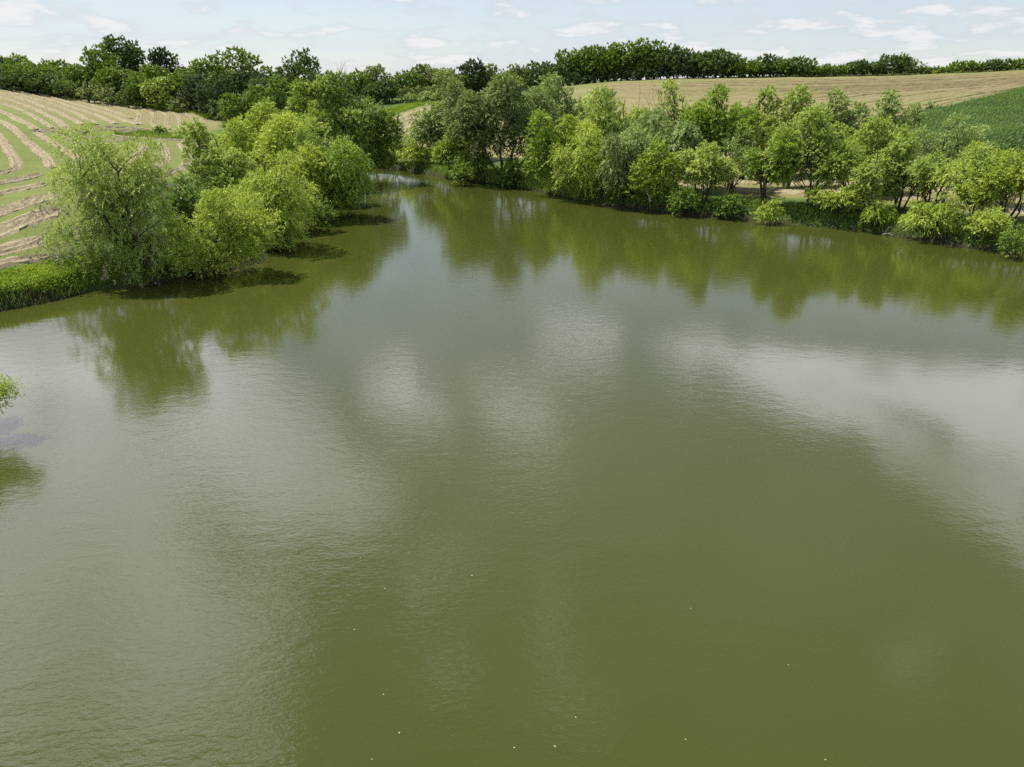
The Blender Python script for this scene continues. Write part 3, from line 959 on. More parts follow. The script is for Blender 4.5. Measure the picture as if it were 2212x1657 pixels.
WL, BT, SH = ('willow_tree', 'willow tree'), ('broadleaf_tree', 'tree'), ('bush', 'bush')
GL = 'willows on the inlet side of the pond'
GM = 'trees at the head of the pond'
GR = 'willows along the far bank'
GF = 'trees along the top of the striped hay field'
GH = 'trees on the hilltop beyond the far hay field'
T = [
    # ---- near side bank
    (WL, 'largest wispy weeping willow beside the striped field, bird on its top', 248, 303, 56, 200, 'weep', 'willow', GL,
     dict(bx=285, nl=32, lr=0.22, dens=1.15, extra=[(185, 322, 52, 45), (325, 385, 42, 45), (158, 400, 36, 42), (300, 330, 40, 30), (165, 520, 55, 50), (320, 560, 55, 60), (230, 575, 70, 40), (300, 610, 45, 30)])),
    (WL, 'shaded willow crown squeezed between the wispy willow and the round leaning willow', 388, 384, 64, 92, 'puff', 'mid', GL, dict(bx=400)),  # darker leaf colour stands in for the shade between its neighbours
    (WL, 'round bright willow leaning out over the water, below the rounded twin crowns', 470, 412, 58, 160, 'puff', 'bright', GL,
     dict(bx=450, bot=0.05, extra=[(555, 490, 42, 34), (545, 530, 45, 32), (440, 575, 40, 30), (520, 450, 45, 35)])),
    (WL, 'upright egg-shaped willow at the field edge behind the round leaning willow', 466, 266, 76, 112, 'puff', 'willow', GL, dict(bx=490, bot=0.12)),
    (WL, 'weeping willow trailing long sprays to the water right of the egg-shaped willow', 572, 322, 69, 165, 'weep', 'bright', GL,
     dict(bx=600, bot=0.0, extra=[(600, 505, 50, 30), (620, 440, 45, 45)])),
    (WL, 'outermost bright willow overhanging the inlet mouth with low trailing limbs', 706, 280, 84, 118, 'weep', 'fresh', GL,
     dict(bx=690, bot=0.08, extra=[(765, 405, 38, 22), (745, 350, 42, 38), (775, 385, 25, 18), (690, 400, 50, 40)])),
    (WL, 'broad yellow-green willow crown in the middle of the inlet clump', 608, 252, 86, 170, 'puff', 'bright', GL, dict(bot=0.1)),
    (WL, 'pale willow crown topping the middle of the inlet clump', 665, 262, 93, 150, 'puff', 'willow', GL, dict(bot=0.1)),
    (WL, 'small pale willow on the field side of the inlet clump, low front', 530, 258, 92, 120, 'puff', 'bright', GL, dict(bot=0.1)),
    (WL, 'yellow-green willow on the slope side behind the inlet clump', 572, 218, 104, 100, 'puff', 'bright', GL, {}),
    (WL, 'pale willow at the back of the inlet clump under the tall dark oak shape', 645, 208, 110, 105, 'puff', 'willow', GL, {}),
    (WL, 'narrow upright willow left of its paler twin in front of the dark poplar', 688, 178, 112, 60, 'puff', 'fresh', GL, {}),
    (WL, 'paler twin willow with a rounded top beside the dark poplar', 732, 174, 110, 82, 'puff', 'willow', GL, {}),
    (WL, 'tall dark green willow standing at the inner end of the inlet', 778, 160, 113, 112, 'open', 'mid', GL, dict(bot=0.1, dens=1.25, extra=[(790, 265, 34, 40), (745, 300, 38, 45)])),
    (WL, 'dark willow under the tall dark one, hanging over the inlet end', 738, 245, 106, 74, 'weep', 'mid', GL, dict(bot=0.0)),
    (SH, 'low dark shrub at the water under the inlet willows', 655, 425, 76, 130, 'shrub', 'mid', GL, {}),
    (SH, 'low trailing shrub at the water foot of the weeping inlet willow', 600, 470, 70, 80, 'shrub', 'mid', GL, {}),
    (SH, 'small leafy shrub reaching into the water below the round leaning willow', 425, 555, 57.5, 70, 'shrub', 'olive', GL, {}),
    (SH, 'dark bush at the water below the wispy willow', 345, 560, 58, 90, 'shrub', 'olive', GL, {}),
    (WL, 'willow at the frame edge, only a leafy branch tip in view', -170, 760, 29, 230, 'puff', 'fresh', None, dict(bx=-200, bot=0.35, dens=1.5, lr=0.2, extra=[(-12, 834, 32, 9), (6, 846, 26, 8), (20, 858, 18, 5), (-14, 878, 26, 8), (-22, 856, 34, 14)])),
    # ---- behind the inlet
    (BT, 'small slim tree at the field corner in front of the dark wood', 532, 186, 150, 58, 'puff', 'mid', GF, {}),
    (BT, 'pointed green tree rising behind the inlet willows', 606, 165, 158, 78, 'puff', 'mid', GF, {}),
    (SH, 'grey-green bush at the field corner beside the slim tree', 500, 213, 150, 52, 'shrub', 'olive', GF, {}),
    (SH, 'round bush between the slim tree and the inlet willows', 560, 208, 148, 50, 'shrub', 'mid', GF, {}),
    # ---- head of the pond
    (WL, 'first bright willow on the far shore across the inlet mouth', 806, 278, 138, 52, 'puff', 'bright', GM, dict(bot=0.12)),
    (WL, 'thin yellowish willow beside the first bright willow of the far shore', 850, 292, 134, 62, 'thin', 'yellow', GM, dict(bot=0.05)),
    (WL, 'pale spreading willow with low limbs over reeds at the pond head', 905, 318, 129, 78, 'open', 'bright', GM, dict(bot=0.2)),
    (WL, 'sparse willow with visible upright stems before the small tan field', 905, 268, 132, 70, 'thin', 'willow', GM, dict(bot=0.1)),
    (WL, 'bright mop-headed willow leaning by the big dark willow', 972, 285, 121, 64, 'puff', 'fresh', GM, dict(bot=0.25, stems=2)),
    (WL, 'drooping light willow at the foot of the big dark willow', 1024, 315, 117, 52, 'weep', 'willow', GM, dict(bot=0.1)),
    (WL, 'tall grey-green willow with forked limbs beside the big dark willow', 950, 225, 131, 95, 'open', 'grey', GM, dict(bot=0.25)),
    (WL, 'high pale crown rising behind the forked grey-green willow', 1000, 158, 136, 90, 'puff', 'olive', GM, {}),
    (WL, 'big dark willow with bare forked trunks at the pond head', 1085, 163, 113, 165, 'open', 'olive', GM,
     dict(bx=1085, bot=0.22, nl=22, lr=0.25, dens=1.2, stems=5, extra=[(1140, 290, 35, 45), (1030, 260, 40, 50)])),
    (WL, 'dense dark willow crown left half of the big forked pair', 1020, 172, 120, 80, 'puff', 'olive', GM, dict(bot=0.2)),
    (WL, 'grey willow between the big dark willow and the bank gap', 1160, 190, 122, 95, 'open', 'grey', GM, dict(bot=0.2)),
    (WL, 'pale tufted willow top against the hill field left edge', 1228, 163, 127, 92, 'puff', 'grey', GM, {}),
    (SH, 'dark shrub on the bank in the gap beside the big willow', 1105, 345, 110, 60, 'shrub', 'mid', GM, {}),
    (SH, 'leafy shrub under the mop-headed willow', 1000, 352, 112, 50, 'shrub', 'mid', GM, {}),
    (SH, 'bright green low bush in the grassy gap of the bank', 1148, 345, 116, 50, 'shrub', 'fresh', GM, {}),
    # ---- far bank
    (WL, 'bright leafy willow at the end of the bank willows beside the gap', 1198, 242, 104, 82, 'puff', 'fresh', GR, dict(bx=1215, bot=0.08, extra=[(1180, 330, 22, 40), (1225, 365, 30, 40)])),
    (WL, 'small pale willow peeking over the bank against the hill', 1282, 200, 116, 80, 'puff', 'grey', GR, {}),
    (WL, 'pale yellowish weeping willow leaning to the water near the gap', 1268, 275, 98, 120, 'weep', 'bright', GR, dict(bx=1290, bot=0.0, extra=[(1320, 395, 34, 36), (1300, 425, 28, 18)])),
    (WL, 'tallest pale feathery willow of the bank, below the bare twigs', 1340, 187, 103, 105, 'weep', 'willow', GR, dict(bot=0.15)),
    (WL, 'broad grey-green drooping willow in the bank middle', 1418, 238, 96, 140, 'weep', 'grey', GR, dict(bx=1430, bot=0.15)),
    (WL, 'bright narrow willow with drooping sides standing at the water edge', 1408, 305, 90.5, 84, 'puff', 'fresh', GR, dict(bot=0.05)),
    (WL, 'olive drooping willow between the narrow and the yellowish weeping willows', 1352, 290, 93, 95, 'weep', 'olive', GR, dict(bot=0.1)),
    (WL, 'light green willow top right of the bare twigs', 1478, 178, 110, 72, 'puff', 'willow', GR, {}),
    (WL, 'rich green rounded willow, the greenest crown of the bank', 1540, 188, 98, 120, 'puff', 'fresh', GR, dict(bot=0.3, bx=1560, extra=[(1500, 260, 26, 30), (1530, 300, 24, 20)])),
    (WL, 'rich green smaller willow beside the greenest rounded crown', 1622, 190, 106, 72, 'puff', 'fresh', GR, dict(bot=0.25)),
    (WL, 'pale tall willow with a tufted top before the hill rows', 1692, 190, 103, 95, 'puff', 'willow', GR, dict(bot=0.2)),
    (WL, 'pale whitish-leaved willow low at the bank under the greenest crown', 1528, 312, 87.5, 112, 'open', 'willow', GR, dict(bot=0.22, dens=1.1)),
    (WL, 'thin willow on leaning bare trunks before the sunlit tan gap', 1608, 285, 91, 80, 'thin', 'grey', GR, dict(bot=0.25, bx=1580)),
    (WL, 'green willow with layered puffs right of the sunlit tan gap', 1668, 290, 84.5, 88, 'puff', 'fresh', GR, dict(bot=0.18)),
    (WL, 'large dense willow halfway along the bank with piled up crowns', 1762, 235, 83, 135, 'puff', 'willow', GR, dict(bot=0.18, nl=34, lr=0.26, bx=1775)),
    (WL, 'tall olive willow behind the large dense willow', 1806, 195, 100, 108, 'puff', 'grey', GR, dict(bot=0.2)),
    (WL, 'grey-green willow top nearest the lower corner of the hill field', 1918, 202, 106, 86, 'puff', 'grey', GR, dict(bot=0.15)),
    (WL, 'light puffed willow between the large dense willow and the corn', 1862, 255, 90, 105, 'puff', 'willow', GR, dict(bot=0.25)),
    (SH, 'small bright shrub standing in the water before the bank', 1662, 430, 80.5, 54, 'shrub', 'bright', GR, {}),
    (WL, 'low spreading willow with pale tips over the water, shaded trunk', 1808, 405, 79.5, 112, 'open', 'bright', GR, dict(bot=0.25)),
    (WL, 'slender layered willow left of its taller neighbour below the corn', 1896, 303, 79, 82, 'open', 'willow', GR, dict(bot=0.15)),
    (WL, 'slender layered willow with a yellowish top below the corn corner', 1962, 293, 79, 95, 'open', 'willow', GR, dict(bot=0.15)),
    (WL, 'hazy grey willow standing before the corn', 2052, 252, 94, 110, 'thin', 'grey', GR, dict(bot=0.12, dens=1.5)),
    (WL, 'spreading willow before the corn with a forked dark trunk', 2040, 318, 76, 115, 'open', 'willow', GR, dict(bot=0.35)),
    (WL, 'hanging willow limb tree dipping towards the water, dark below', 1895, 432, 76.5, 66, 'weep', 'fresh', GR, dict(bot=0.0)),
    (WL, 'pale yellowish willow bush bulging over the water', 2030, 418, 71.5, 96, 'weep', 'bright', GR, dict(bot=0.0, extra=[(2060, 385, 36, 34), (2010, 470, 42, 28)])),
    (WL, 'flat-topped yellow willow with dense rounded crown before the corn', 2138, 317, 80, 108, 'puff', 'yellow', GR, dict(bot=0.35, stems=2)),
    (WL, 'yellow-green willow on a clear forked trunk at the frame edge', 2200, 335, 72, 125, 'open', 'yellow', GR, dict(bot=0.3, stems=4, nl=20)),
    (WL, 'slim yellow willow between the bulging bush and the forked trunk', 2118, 374, 72, 62, 'puff', 'yellow', GR, dict(bot=0.25)),
    (SH, 'wide light bush on the bank foot below the slim yellow willow', 2135, 452, 68, 100, 'shrub', 'bright', GR, {}),
    (WL, 'willow beyond the frame edge past the forked trunk willow', 2290, 330, 68, 130, 'open', 'willow', GR, dict(bot=0.25)),
    (SH, 'dark shaded bush under the broad grey-green willow', 1475, 405, 86, 75, 'shrub', 'mid', GR, {}),  # this and the next two bushes: overhang shade put into darker leaves
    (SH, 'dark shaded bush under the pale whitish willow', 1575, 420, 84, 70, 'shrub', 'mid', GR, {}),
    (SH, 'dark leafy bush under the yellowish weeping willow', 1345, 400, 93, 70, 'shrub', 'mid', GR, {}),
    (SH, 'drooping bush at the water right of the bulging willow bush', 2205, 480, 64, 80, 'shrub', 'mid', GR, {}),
    (WL, 'yellow-green willow behind the bright leafy one at the gap end', 1228, 252, 110, 84, 'puff', 'bright', GR, {}),
    (WL, 'light willow puff below the tallest feathery willow', 1312, 238, 103, 100, 'puff', 'bright', GR, {}),
    (WL, 'grey drooping willow right of the narrow bright one', 1470, 262, 97, 92, 'weep', 'grey', GR, dict(bot=0.15)),
    (WL, 'mid-height willow between the two rich green crowns and the water', 1592, 245, 96, 80, 'puff', 'willow', GR, dict(bot=0.42)),
    (WL, 'pale mid-height willow under the tall tufted willow', 1712, 262, 95, 84, 'puff', 'willow', GR, dict(bot=0.35)),
    (WL, 'willow crown tucked between the large dense willow and the slender pair', 1838, 305, 87, 78, 'puff', 'willow', GR, dict(bot=0.35)),
    (WL, 'green willow crown between the slender pair and the forked dark trunk', 2000, 345, 82, 70, 'open', 'mid', GR, dict(bot=0.25)),
    (WL, 'olive willow behind the slender layered willow near the corn corner', 1930, 262, 97, 80, 'puff', 'willow', GR, dict(bot=0.1)),
    # ---- the lone bushes
    (SH, 'round dark bush alone in the grass strip of the striped field', 346, 274, 131, 25, 'shrub', 'mid', None, {}),
    (SH, 'spiky olive bush alone between the corn and the hill rows', 2012, 222, 172, 32, 'thin', 'olive', None, dict(bot=0.0, dens=1.6)),
    # ---- wood above the striped field
    (BT, 'tallest rounded tree above the striped field', 256, 76, 232, 78, 'broad', 'dark', GF, dict(bot=0.3)),
    (BT, 'green full tree in front of the tallest rounded tree', 215, 97, 222, 72, 'broad', 'mid', GF, {}),
    (BT, 'slim tree joined to the side of the tallest rounded tree', 295, 99, 230, 44, 'broad', 'dark', GF, {}),
    (BT, 'dark two-headed tree standing alone over the wood', 349, 99, 226, 54, 'broad', 'deep', GF, dict(bot=0.25)),
    (BT, 'small airy tree at the side of the dark two-headed tree', 381, 118, 226, 32, 'broad', 'dark', GF, dict(dens=0.8)),
    (BT, 'wide mounded tree, broadest crown of the wood', 512, 101, 215, 112, 'broad', 'mid', GF, dict(nl=30, lr=0.22)),
    (BT, 'lower shoulder tree of the broadest crown', 446, 122, 214, 78, 'broad', 'mid', GF, {}),
    (BT, 'dark vase-shaped tree alone against the sky beyond the inlet', 651, 104, 205, 88, 'broad', 'dark', GF, dict(bot=0.25, nl=26, lr=0.24)),
    (BT, 'narrow dark tree at the foot of the vase-shaped tree', 608, 141, 206, 36, 'broad', 'dark', GF, {}),
    (BT, 'low dark tree under the vase-shaped tree towards the inlet', 692, 148, 190, 72, 'broad', 'dark', GF, {}),
    (BT, 'pointed dark tree between the broadest crown and the vase-shaped tree', 582, 148, 205, 42, 'broad', 'dark', GF, {}),
    (BT, 'dark tree filling under the broadest crown', 540, 150, 200, 80, 'broad', 'deep', GF, {}),
    (BT, 'leafy tree below the pointed dark tree', 570, 168, 185, 70, 'broad', 'dark', GF, {}),
    (BT, 'first bright-topped tree at the frame edge above the field crest', 12, 134, 222, 95, 'broad', 'mid', GF, {}),
    (BT, 'second bright-topped tree above the field crest', 82, 138, 220, 85, 'broad', 'mid', GF, {}),
    (BT, 'third bright-topped tree above the field crest', 120, 129, 226, 78, 'broad', 'mid', GF, {}),
    (BT, 'fourth bright-topped tree above the field crest, beside the green full tree', 168, 138, 220, 70, 'broad', 'mid', GF, {}),
    (BT, 'distant grey tree top over the bright trees at the frame edge', 42, 118, 260, 44, 'broad', 'grey', GF, {}),
    (BT, 'distant dark tree top at the frame corner', 2, 121, 258, 40, 'broad', 'dark', GF, {}),
    (BT, 'dark rounded front tree below the tallest tree', 240, 145, 212, 62, 'broad', 'mid', GF, {}),
    (BT, 'brownish bushy tree below the tallest tree', 275, 152, 214, 58, 'broad', 'olive', GF, {}),
    (BT, 'leafy front tree below the dark two-headed tree', 335, 138, 212, 72, 'broad', 'mid', GF, {}),
    (BT, 'tall leafy front tree left of the two-headed tree foot', 300, 160, 205, 52, 'broad', 'mid', GF, {}),
    (BT, 'rounded light tree at the field edge below the airy tree', 345, 165, 202, 62, 'broad', 'willow', GF, {}),
    (BT, 'light leafy tree in the wood below the shoulder tree', 400, 146, 206, 60, 'broad', 'mid', GF, {}),
    (BT, 'dark upright tree in the wood edge shadow', 425, 160, 198, 60, 'broad', 'deep', GF, dict(bot=0.05)),
    (BT, 'dark tree at the wood edge before the broadest crown', 478, 155, 196, 66, 'broad', 'dark', GF, dict(bot=0.05)),
    (BT, 'dense dark tree at the wood edge beside the slim tree', 455, 182, 190, 60, 'broad', 'deep', GF, dict(bot=0.02)),
    (BT, 'low dark tree of the wood edge above the field crest, bright spots', 62, 155, 214, 70, 'broad', 'dark', GF, dict(bot=0.0)),
    (BT, 'shadowed edge tree above the field crest near the frame edge', 15, 158, 214, 70, 'broad', 'dark', GF, dict(bot=0.0)),
    (BT, 'shadowed edge tree above the field crest beside the small pine shape', 112, 160, 213, 62, 'broad', 'dark', GF, dict(bot=0.0)),
    (SH, 'small pointed bush lit at the field crest', 128, 172, 208, 30, 'shrub', 'dark', GF, {}),
    (SH, 'grey rounded bush at the field edge below the green full tree', 190, 180, 207, 46, 'shrub', 'olive', GF, {}),
    (SH, 'small bush at the field edge left of the grey rounded bush', 155, 178, 208, 34, 'shrub', 'mid', GF, {}),
    (SH, 'grey-green bush in the middle of the field edge', 235, 190, 205, 48, 'shrub', 'olive', GF, {}),
    (SH, 'dark bush in the middle of the field edge', 278, 192, 203, 42, 'shrub', 'dark', GF, {}),
    (SH, 'bright bush at the field edge under the rounded light tree', 360, 200, 200, 30, 'shrub', 'fresh', GF, {}),
    (SH, 'low round bush at the field edge by the dark upright tree', 388, 210, 197, 44, 'shrub', 'olive', GF, {}),
    (SH, 'dark bush closing the wood at the field corner', 470, 215, 185, 50, 'shrub', 'dark', GF, {}),
    # ---- beyond the pond head
    (BT, 'airy tall tree over the inlet end', 812, 136, 285, 58, 'broad', 'olive', GM, dict(dens=0.85)),
    (BT, 'dark tree below the airy tall tree', 838, 170, 276, 46, 'broad', 'dark', GM, {}),
    (BT, 'rounded tree left of the airy tall tree', 772, 152, 280, 50, 'broad', 'mid', GM, {}),
    (BT, 'dark bushy tree at the edge of the green strip', 815, 180, 274, 56, 'broad', 'dark', GM, dict(bot=0.0)),
    (BT, 'uneven topped tree right of the sky gap', 918, 138, 292, 62, 'broad', 'olive', GM, {}),
    (BT, 'lower rounded tree at the sky gap', 882, 152, 288, 56, 'broad', 'mid', GM, {}),
    (BT, 'leafy tree between the sky gap trees and the dark dome tree', 965, 146, 288, 56, 'broad', 'olive', GM, {}),
    (BT, 'dark dome-shaped tree behind the high pale crown', 1021, 127, 300, 56, 'broad', 'deep', GM, {}),
    (BT, 'twin-topped tree beside the dark dome-shaped tree', 1058, 137, 300, 44, 'broad', 'olive', GM, {}),
    (BT, 'slim twin tree between the pond head and the hill grove', 1106, 137, 300, 26, 'broad', 'olive', GM, dict(bot=0.1)),
    (BT, 'slim tree next to its twin before the hill grove', 1124, 134, 300, 26, 'broad', 'olive', GM, dict(bot=0.1)),
    (BT, 'round tree at the low end of the hill grove', 1156, 133, 330, 58, 'broad', 'dark', GM, {}),
    (BT, 'greyer round tree joined to the hill grove', 1190, 131, 345, 52, 'broad', 'dark', GM, {}),
    (BT, 'low tree row end under the slim twin trees', 1095, 152, 290, 50, 'broad', 'mid', GM, {}),
    (SH, 'grey-green thicket bush above the green strip, first from the inlet', 872, 188, 280, 40, 'shrub', 'olive', 'thicket above the green strip', {}),
    (SH, 'grey-green thicket bush above the green strip, middle one', 905, 184, 282, 44, 'shrub', 'olive', 'thicket above the green strip', {}),
    (SH, 'grey-green thicket bush above the green strip, by the forked willow', 942, 186, 282, 44, 'shrub', 'olive', 'thicket above the green strip', {}),
    (SH, 'silvery low bush at the edge of the green strip', 885, 205, 274, 44, 'shrub', 'grey', 'thicket above the green strip', {}),
    (SH, 'second silvery low bush at the edge of the green strip', 925, 200, 276, 40, 'shrub', 'grey', 'thicket above the green strip', {}),
]
# hilltop wood: (x, top, width, style, colour)
HILL = [
    (1216, 111, 44, 'umbra', 'mid', 'low flat-topped tree at the end of the hilltop grove'),
    (1244, 108, 44, 'umbra', 'mid', 'flat-topped grove tree second from the low end'),
    (1270, 103, 44, 'umbra', 'mid', 'flat-topped grove tree third from the low end'),
    (1300, 92, 48, 'umbra', 'mid', 'rising grove tree left of the highest crowns'),
    (1330, 87, 48, 'umbra', 'mid', 'first of the three highest grove crowns'),
    (1358, 86, 48, 'umbra', 'mid', 'middle of the three highest grove crowns'),
    (1386, 86, 46, 'umbra', 'mid', 'last of the three highest grove crowns'),
    (1412, 91, 34, 'umbra', 'mid', 'thin see-through tree ending the high grove'),
    (1445, 102, 48, 'broad', 'dark', 'dark tree past the see-through grove tree'),
    (1484, 109, 46, 'broad', 'dark', 'dark tree with a small spire in the hilltop wood'),
    (1512, 118, 48, 'broad', 'dark', 'low dark tree before the dome tree of the hilltop'),
    (1545, 111, 60, 'broad', 'dark', 'large dome tree of the hilltop wood'),
    (1578, 126, 40, 'broad', 'dark', 'low dark tree behind the bright hilltop tree'),
    (1606, 129, 54, 'broad', 'mid', 'bright green tree at the hilltop wood edge'),
    (1636, 130, 40, 'broad', 'mid', 'second bright green tree at the hilltop wood edge'),
    (1660, 120, 48, 'broad', 'dark', 'tall dark tree after the bright hilltop pair'),
    (1688, 125, 36, 'broad', 'mid', 'small bright tree between two dark hilltop trees'),
    (1724, 125, 56, 'broad', 'dark', 'round very dark tree in the hilltop row'),
    (1745, 144, 50, 'shrub', 'dark', 'dark bush in front of the round very dark tree'),
    (1772, 134, 40, 'broad', 'mid', 'light tree between the dark hilltop bushes'),
    (1792, 144, 44, 'shrub', 'dark', 'second dark bush in the hilltop row'),
    (1820, 137, 38, 'broad', 'mid', 'bright thin tree after the dark hilltop bushes'),
    (1854, 134, 46, 'broad', 'dark', 'tree at the start of the clipped hilltop row'),
    (1892, 130, 48, 'broad', 'dark', 'tree in the middle of the clipped hilltop row'),
    (1930, 126, 46, 'broad', 'dark', 'tall tree before the feathery hilltop tree'),
    (1964, 122, 38, 'thin', 'olive', 'feathery tree with side sprays at the end of the clipped row'),
    (1992, 142, 34, 'broad', 'dark', 'low dark tree after the feathery hilltop tree'),
    (2022, 144, 34, 'broad', 'yellow', 'low yellowish tree on the hilltop'),
    (2046, 143, 34, 'broad', 'mid', 'low tree left of the bright round hilltop tree'),
    (2084, 131, 56, 'broad', 'mid', 'bright round tree on the hill crest'),
    (2128, 137, 44, 'broad', 'dark', 'dark tree right of the bright round crest tree'),
    (2154, 131, 40, 'broad', 'dark', 'last dark tree of the crest before the frame edge'),
    (2180, 134, 36, 'broad', 'mid', 'green crest tree beside the last dark one'),
    (2206, 132, 36, 'broad', 'mid', 'green crest tree cut by the frame edge'),
    (2240, 134, 44, 'broad', 'mid', 'crest tree beyond the frame edge'),
]
rr = random.Random(4)
for (kind, lab, x, top, d, w, style, pal, grp, kw) in T:
    tree(kind[0], kind[1], lab, x, top, d, w, style, pal, grp, **kw)
for (x, top, w, style, pal, lab) in HILL:
    # stands just behind the crest line
    yb = np.interp(x, [1200, 1290, 1450, 1600, 1820, 2033, 2211], [190, 178, 172, 168, 166, 159, 150])
    d = float(np.interp(x, [1200, 1600, 2211], [402, 385, 352]))
    tree('bush' if style == 'shrub' else 'broadleaf_tree', 'bush' if style == 'shrub' else 'tree', lab, x, top + rr.uniform(-7, 7) + ((top - 129) * 0.4 if x > 1425 else 0), d, w * rr.uniform(0.85, 1.75), style, pal, GH,
         **(dict(bot=0.02) if style != 'umbra' else dict(bot=0.10) if x > 1260 else {}))
# the second rows: shaded trees that close the gaps between the front ones
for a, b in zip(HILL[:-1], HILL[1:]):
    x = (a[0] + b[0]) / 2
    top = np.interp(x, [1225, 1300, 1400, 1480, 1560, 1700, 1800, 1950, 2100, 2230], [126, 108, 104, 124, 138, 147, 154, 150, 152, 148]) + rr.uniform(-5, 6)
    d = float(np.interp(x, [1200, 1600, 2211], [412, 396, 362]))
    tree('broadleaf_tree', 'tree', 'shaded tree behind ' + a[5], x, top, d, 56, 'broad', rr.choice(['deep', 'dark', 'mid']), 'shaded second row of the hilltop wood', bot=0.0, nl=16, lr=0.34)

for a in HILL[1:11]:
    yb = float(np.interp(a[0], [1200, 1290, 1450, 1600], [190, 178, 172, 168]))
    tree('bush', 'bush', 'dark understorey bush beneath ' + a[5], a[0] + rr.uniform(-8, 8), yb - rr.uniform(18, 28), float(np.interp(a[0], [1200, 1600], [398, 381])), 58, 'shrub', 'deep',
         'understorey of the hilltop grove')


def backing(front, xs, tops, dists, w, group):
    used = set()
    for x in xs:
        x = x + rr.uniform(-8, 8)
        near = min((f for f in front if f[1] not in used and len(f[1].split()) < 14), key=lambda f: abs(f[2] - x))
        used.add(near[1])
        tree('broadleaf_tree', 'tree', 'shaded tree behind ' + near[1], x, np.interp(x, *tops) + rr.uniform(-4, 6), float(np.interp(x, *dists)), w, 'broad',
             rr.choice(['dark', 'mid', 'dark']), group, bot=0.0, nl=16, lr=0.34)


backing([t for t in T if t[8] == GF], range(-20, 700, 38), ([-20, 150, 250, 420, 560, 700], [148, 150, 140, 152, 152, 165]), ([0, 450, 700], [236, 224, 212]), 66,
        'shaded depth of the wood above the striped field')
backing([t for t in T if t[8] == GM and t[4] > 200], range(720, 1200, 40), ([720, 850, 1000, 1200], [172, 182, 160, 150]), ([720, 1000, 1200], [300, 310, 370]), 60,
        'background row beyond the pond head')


# ---- bare trees and dead wood
def bare(name, cat, label, base, tips, rad, mt, seed, group=None, twigs=5):
    r = np.random.RandomState(seed)
    paths = []
    o = np.array(base)
    for t in tips:
        p = curve(np.zeros(3), np.array(t) - o, r, 0.12, 9)
        paths.append((p, np.linspace(rad, rad * 0.22, 9)))
        Lt = np.linalg.norm(np.array(t) - o)
        for k in range(twigs):
            s = p[r.randint(3, 8)]
            e = s + unit(unit(np.array(t) - o) * 0.8 + r.normal(0, 0.6, 3)) * Lt * r.uniform(0.15, 0.35)
            paths.append((curve(s, e, r, 0.15, 5), np.linspace(rad * 0.35, rad * 0.12, 5)))
    V, q = tubes(paths, 6)
    return link(name, set_mesh(name, V, np.concatenate([q[:, [0, 1, 2]], q[:, [0, 2, 3]]]), 3, [BARK[mt]], True), None, o, None, label, cat, group)


def gp(x, y, d):
    p = P(x, y, d)
    return np.array([p[0], d, max(gz(p[0], d), -0.1)])


bare('dead_tree', 'dead tree', 'bare grey tree sticking up over the feathery willow of the bank', gp(1425, 225, 106), [P(1412, 178, 106), P(1440, 182, 106), P(1428, 190, 106.5)], 0.055, 'bare_wood', 1, None, 9)
bare('dead_tree', 'dead tree', 'smaller bare tree left of the taller bare one on the bank', gp(1388, 240, 107), [P(1384, 192, 107), P(1392, 202, 107.5)], 0.05, 'bare_wood', 2, None, 9)
bare('dead_tree', 'dead tree', 'pale leafless tree against the sky beside the vase-shaped tree', gp(735, 175, 185), [P(728, 149, 185), P(738, 147, 185), P(745, 152, 185)], 0.09, 'bare_wood', 3, None, 10)
bare('snag', 'dead trunk', 'short pale broken trunk leaning in the dark under the bank willows', P(1405, 436, 88), [P(1393, 410, 88.6)], 0.10, 'pale_wood', 4, None, 1)
bare('driftwood', 'driftwood', 'curved pale stick lying at the water below the hanging limb tree', water_at(1905, 508) + np.array([0, 0, 0.03]), [water_at(1928, 512) + np.array([0, 0, 0.12]), water_at(1916, 508) + np.array([0, 0, 0.9])], 0.045, 'pale_wood', 5, None, 2)
bare('driftwood', 'driftwood', 'tangle of dead branches at the shore below the big dark willow', water_at(1000, 392) + np.array([0, 0, 0.2]), [water_at(1040, 394) + np.array([0, 0, 1.2]), water_at(1022, 397) + np.array([0, 0, 0.4]), water_at(985, 390) + np.array([0, 0, 0.9])], 0.06, 'bare_wood', 6, None, 5)
bare('driftwood', 'driftwood', 'bare fallen branches in the shade left of the pale broken trunk', water_at(1362, 452) + np.array([0, 0, 0.2]), [water_at(1372, 458) + np.array([0, 0, 1.3]), water_at(1350, 453) + np.array([0, 0, 1.2]), water_at(1385, 456) + np.array([0, 0, 0.3])], 0.05, 'bare_wood', 7, None, 5)

# ---- withered sprays hanging in the wispy willow
big = [o for o in bpy.data.objects if o.name == 'willow_tree'][0]
dm, n, out = mat('withered_leaf')
principled(n, out, n.mix(attr(n, 'tint'), (0.20, 0.16, 0.11), (0.36, 0.30, 0.22)), 0.8, 0.1)
r0 = np.random.RandomState(5)
bl = np.array(big.location)
dl_ = []
for x, y, a, b in [(110, 470, 30, 40), (205, 425, 26, 30), (300, 470, 24, 50), (150, 560, 40, 40), (330, 520, 26, 40), (240, 590, 30, 26), (300, 612, 24, 22), (200, 500, 40, 40), (350, 420, 20, 26), (95, 545, 26, 30)]:
    dl_.append((P(x, y, 54.6) - bl, np.array([a, a, b]) / FP * 58))
V, k, tint = foliage(r0, dl_, 4200, dict(ST['weep'], w=0.5), 0.08, True)
me = set_mesh('withered_sprays', V, np.arange(len(V)), k, [dm], False)
add_attr(me, 'tint', tint)
link('withered_sprays', me, big)

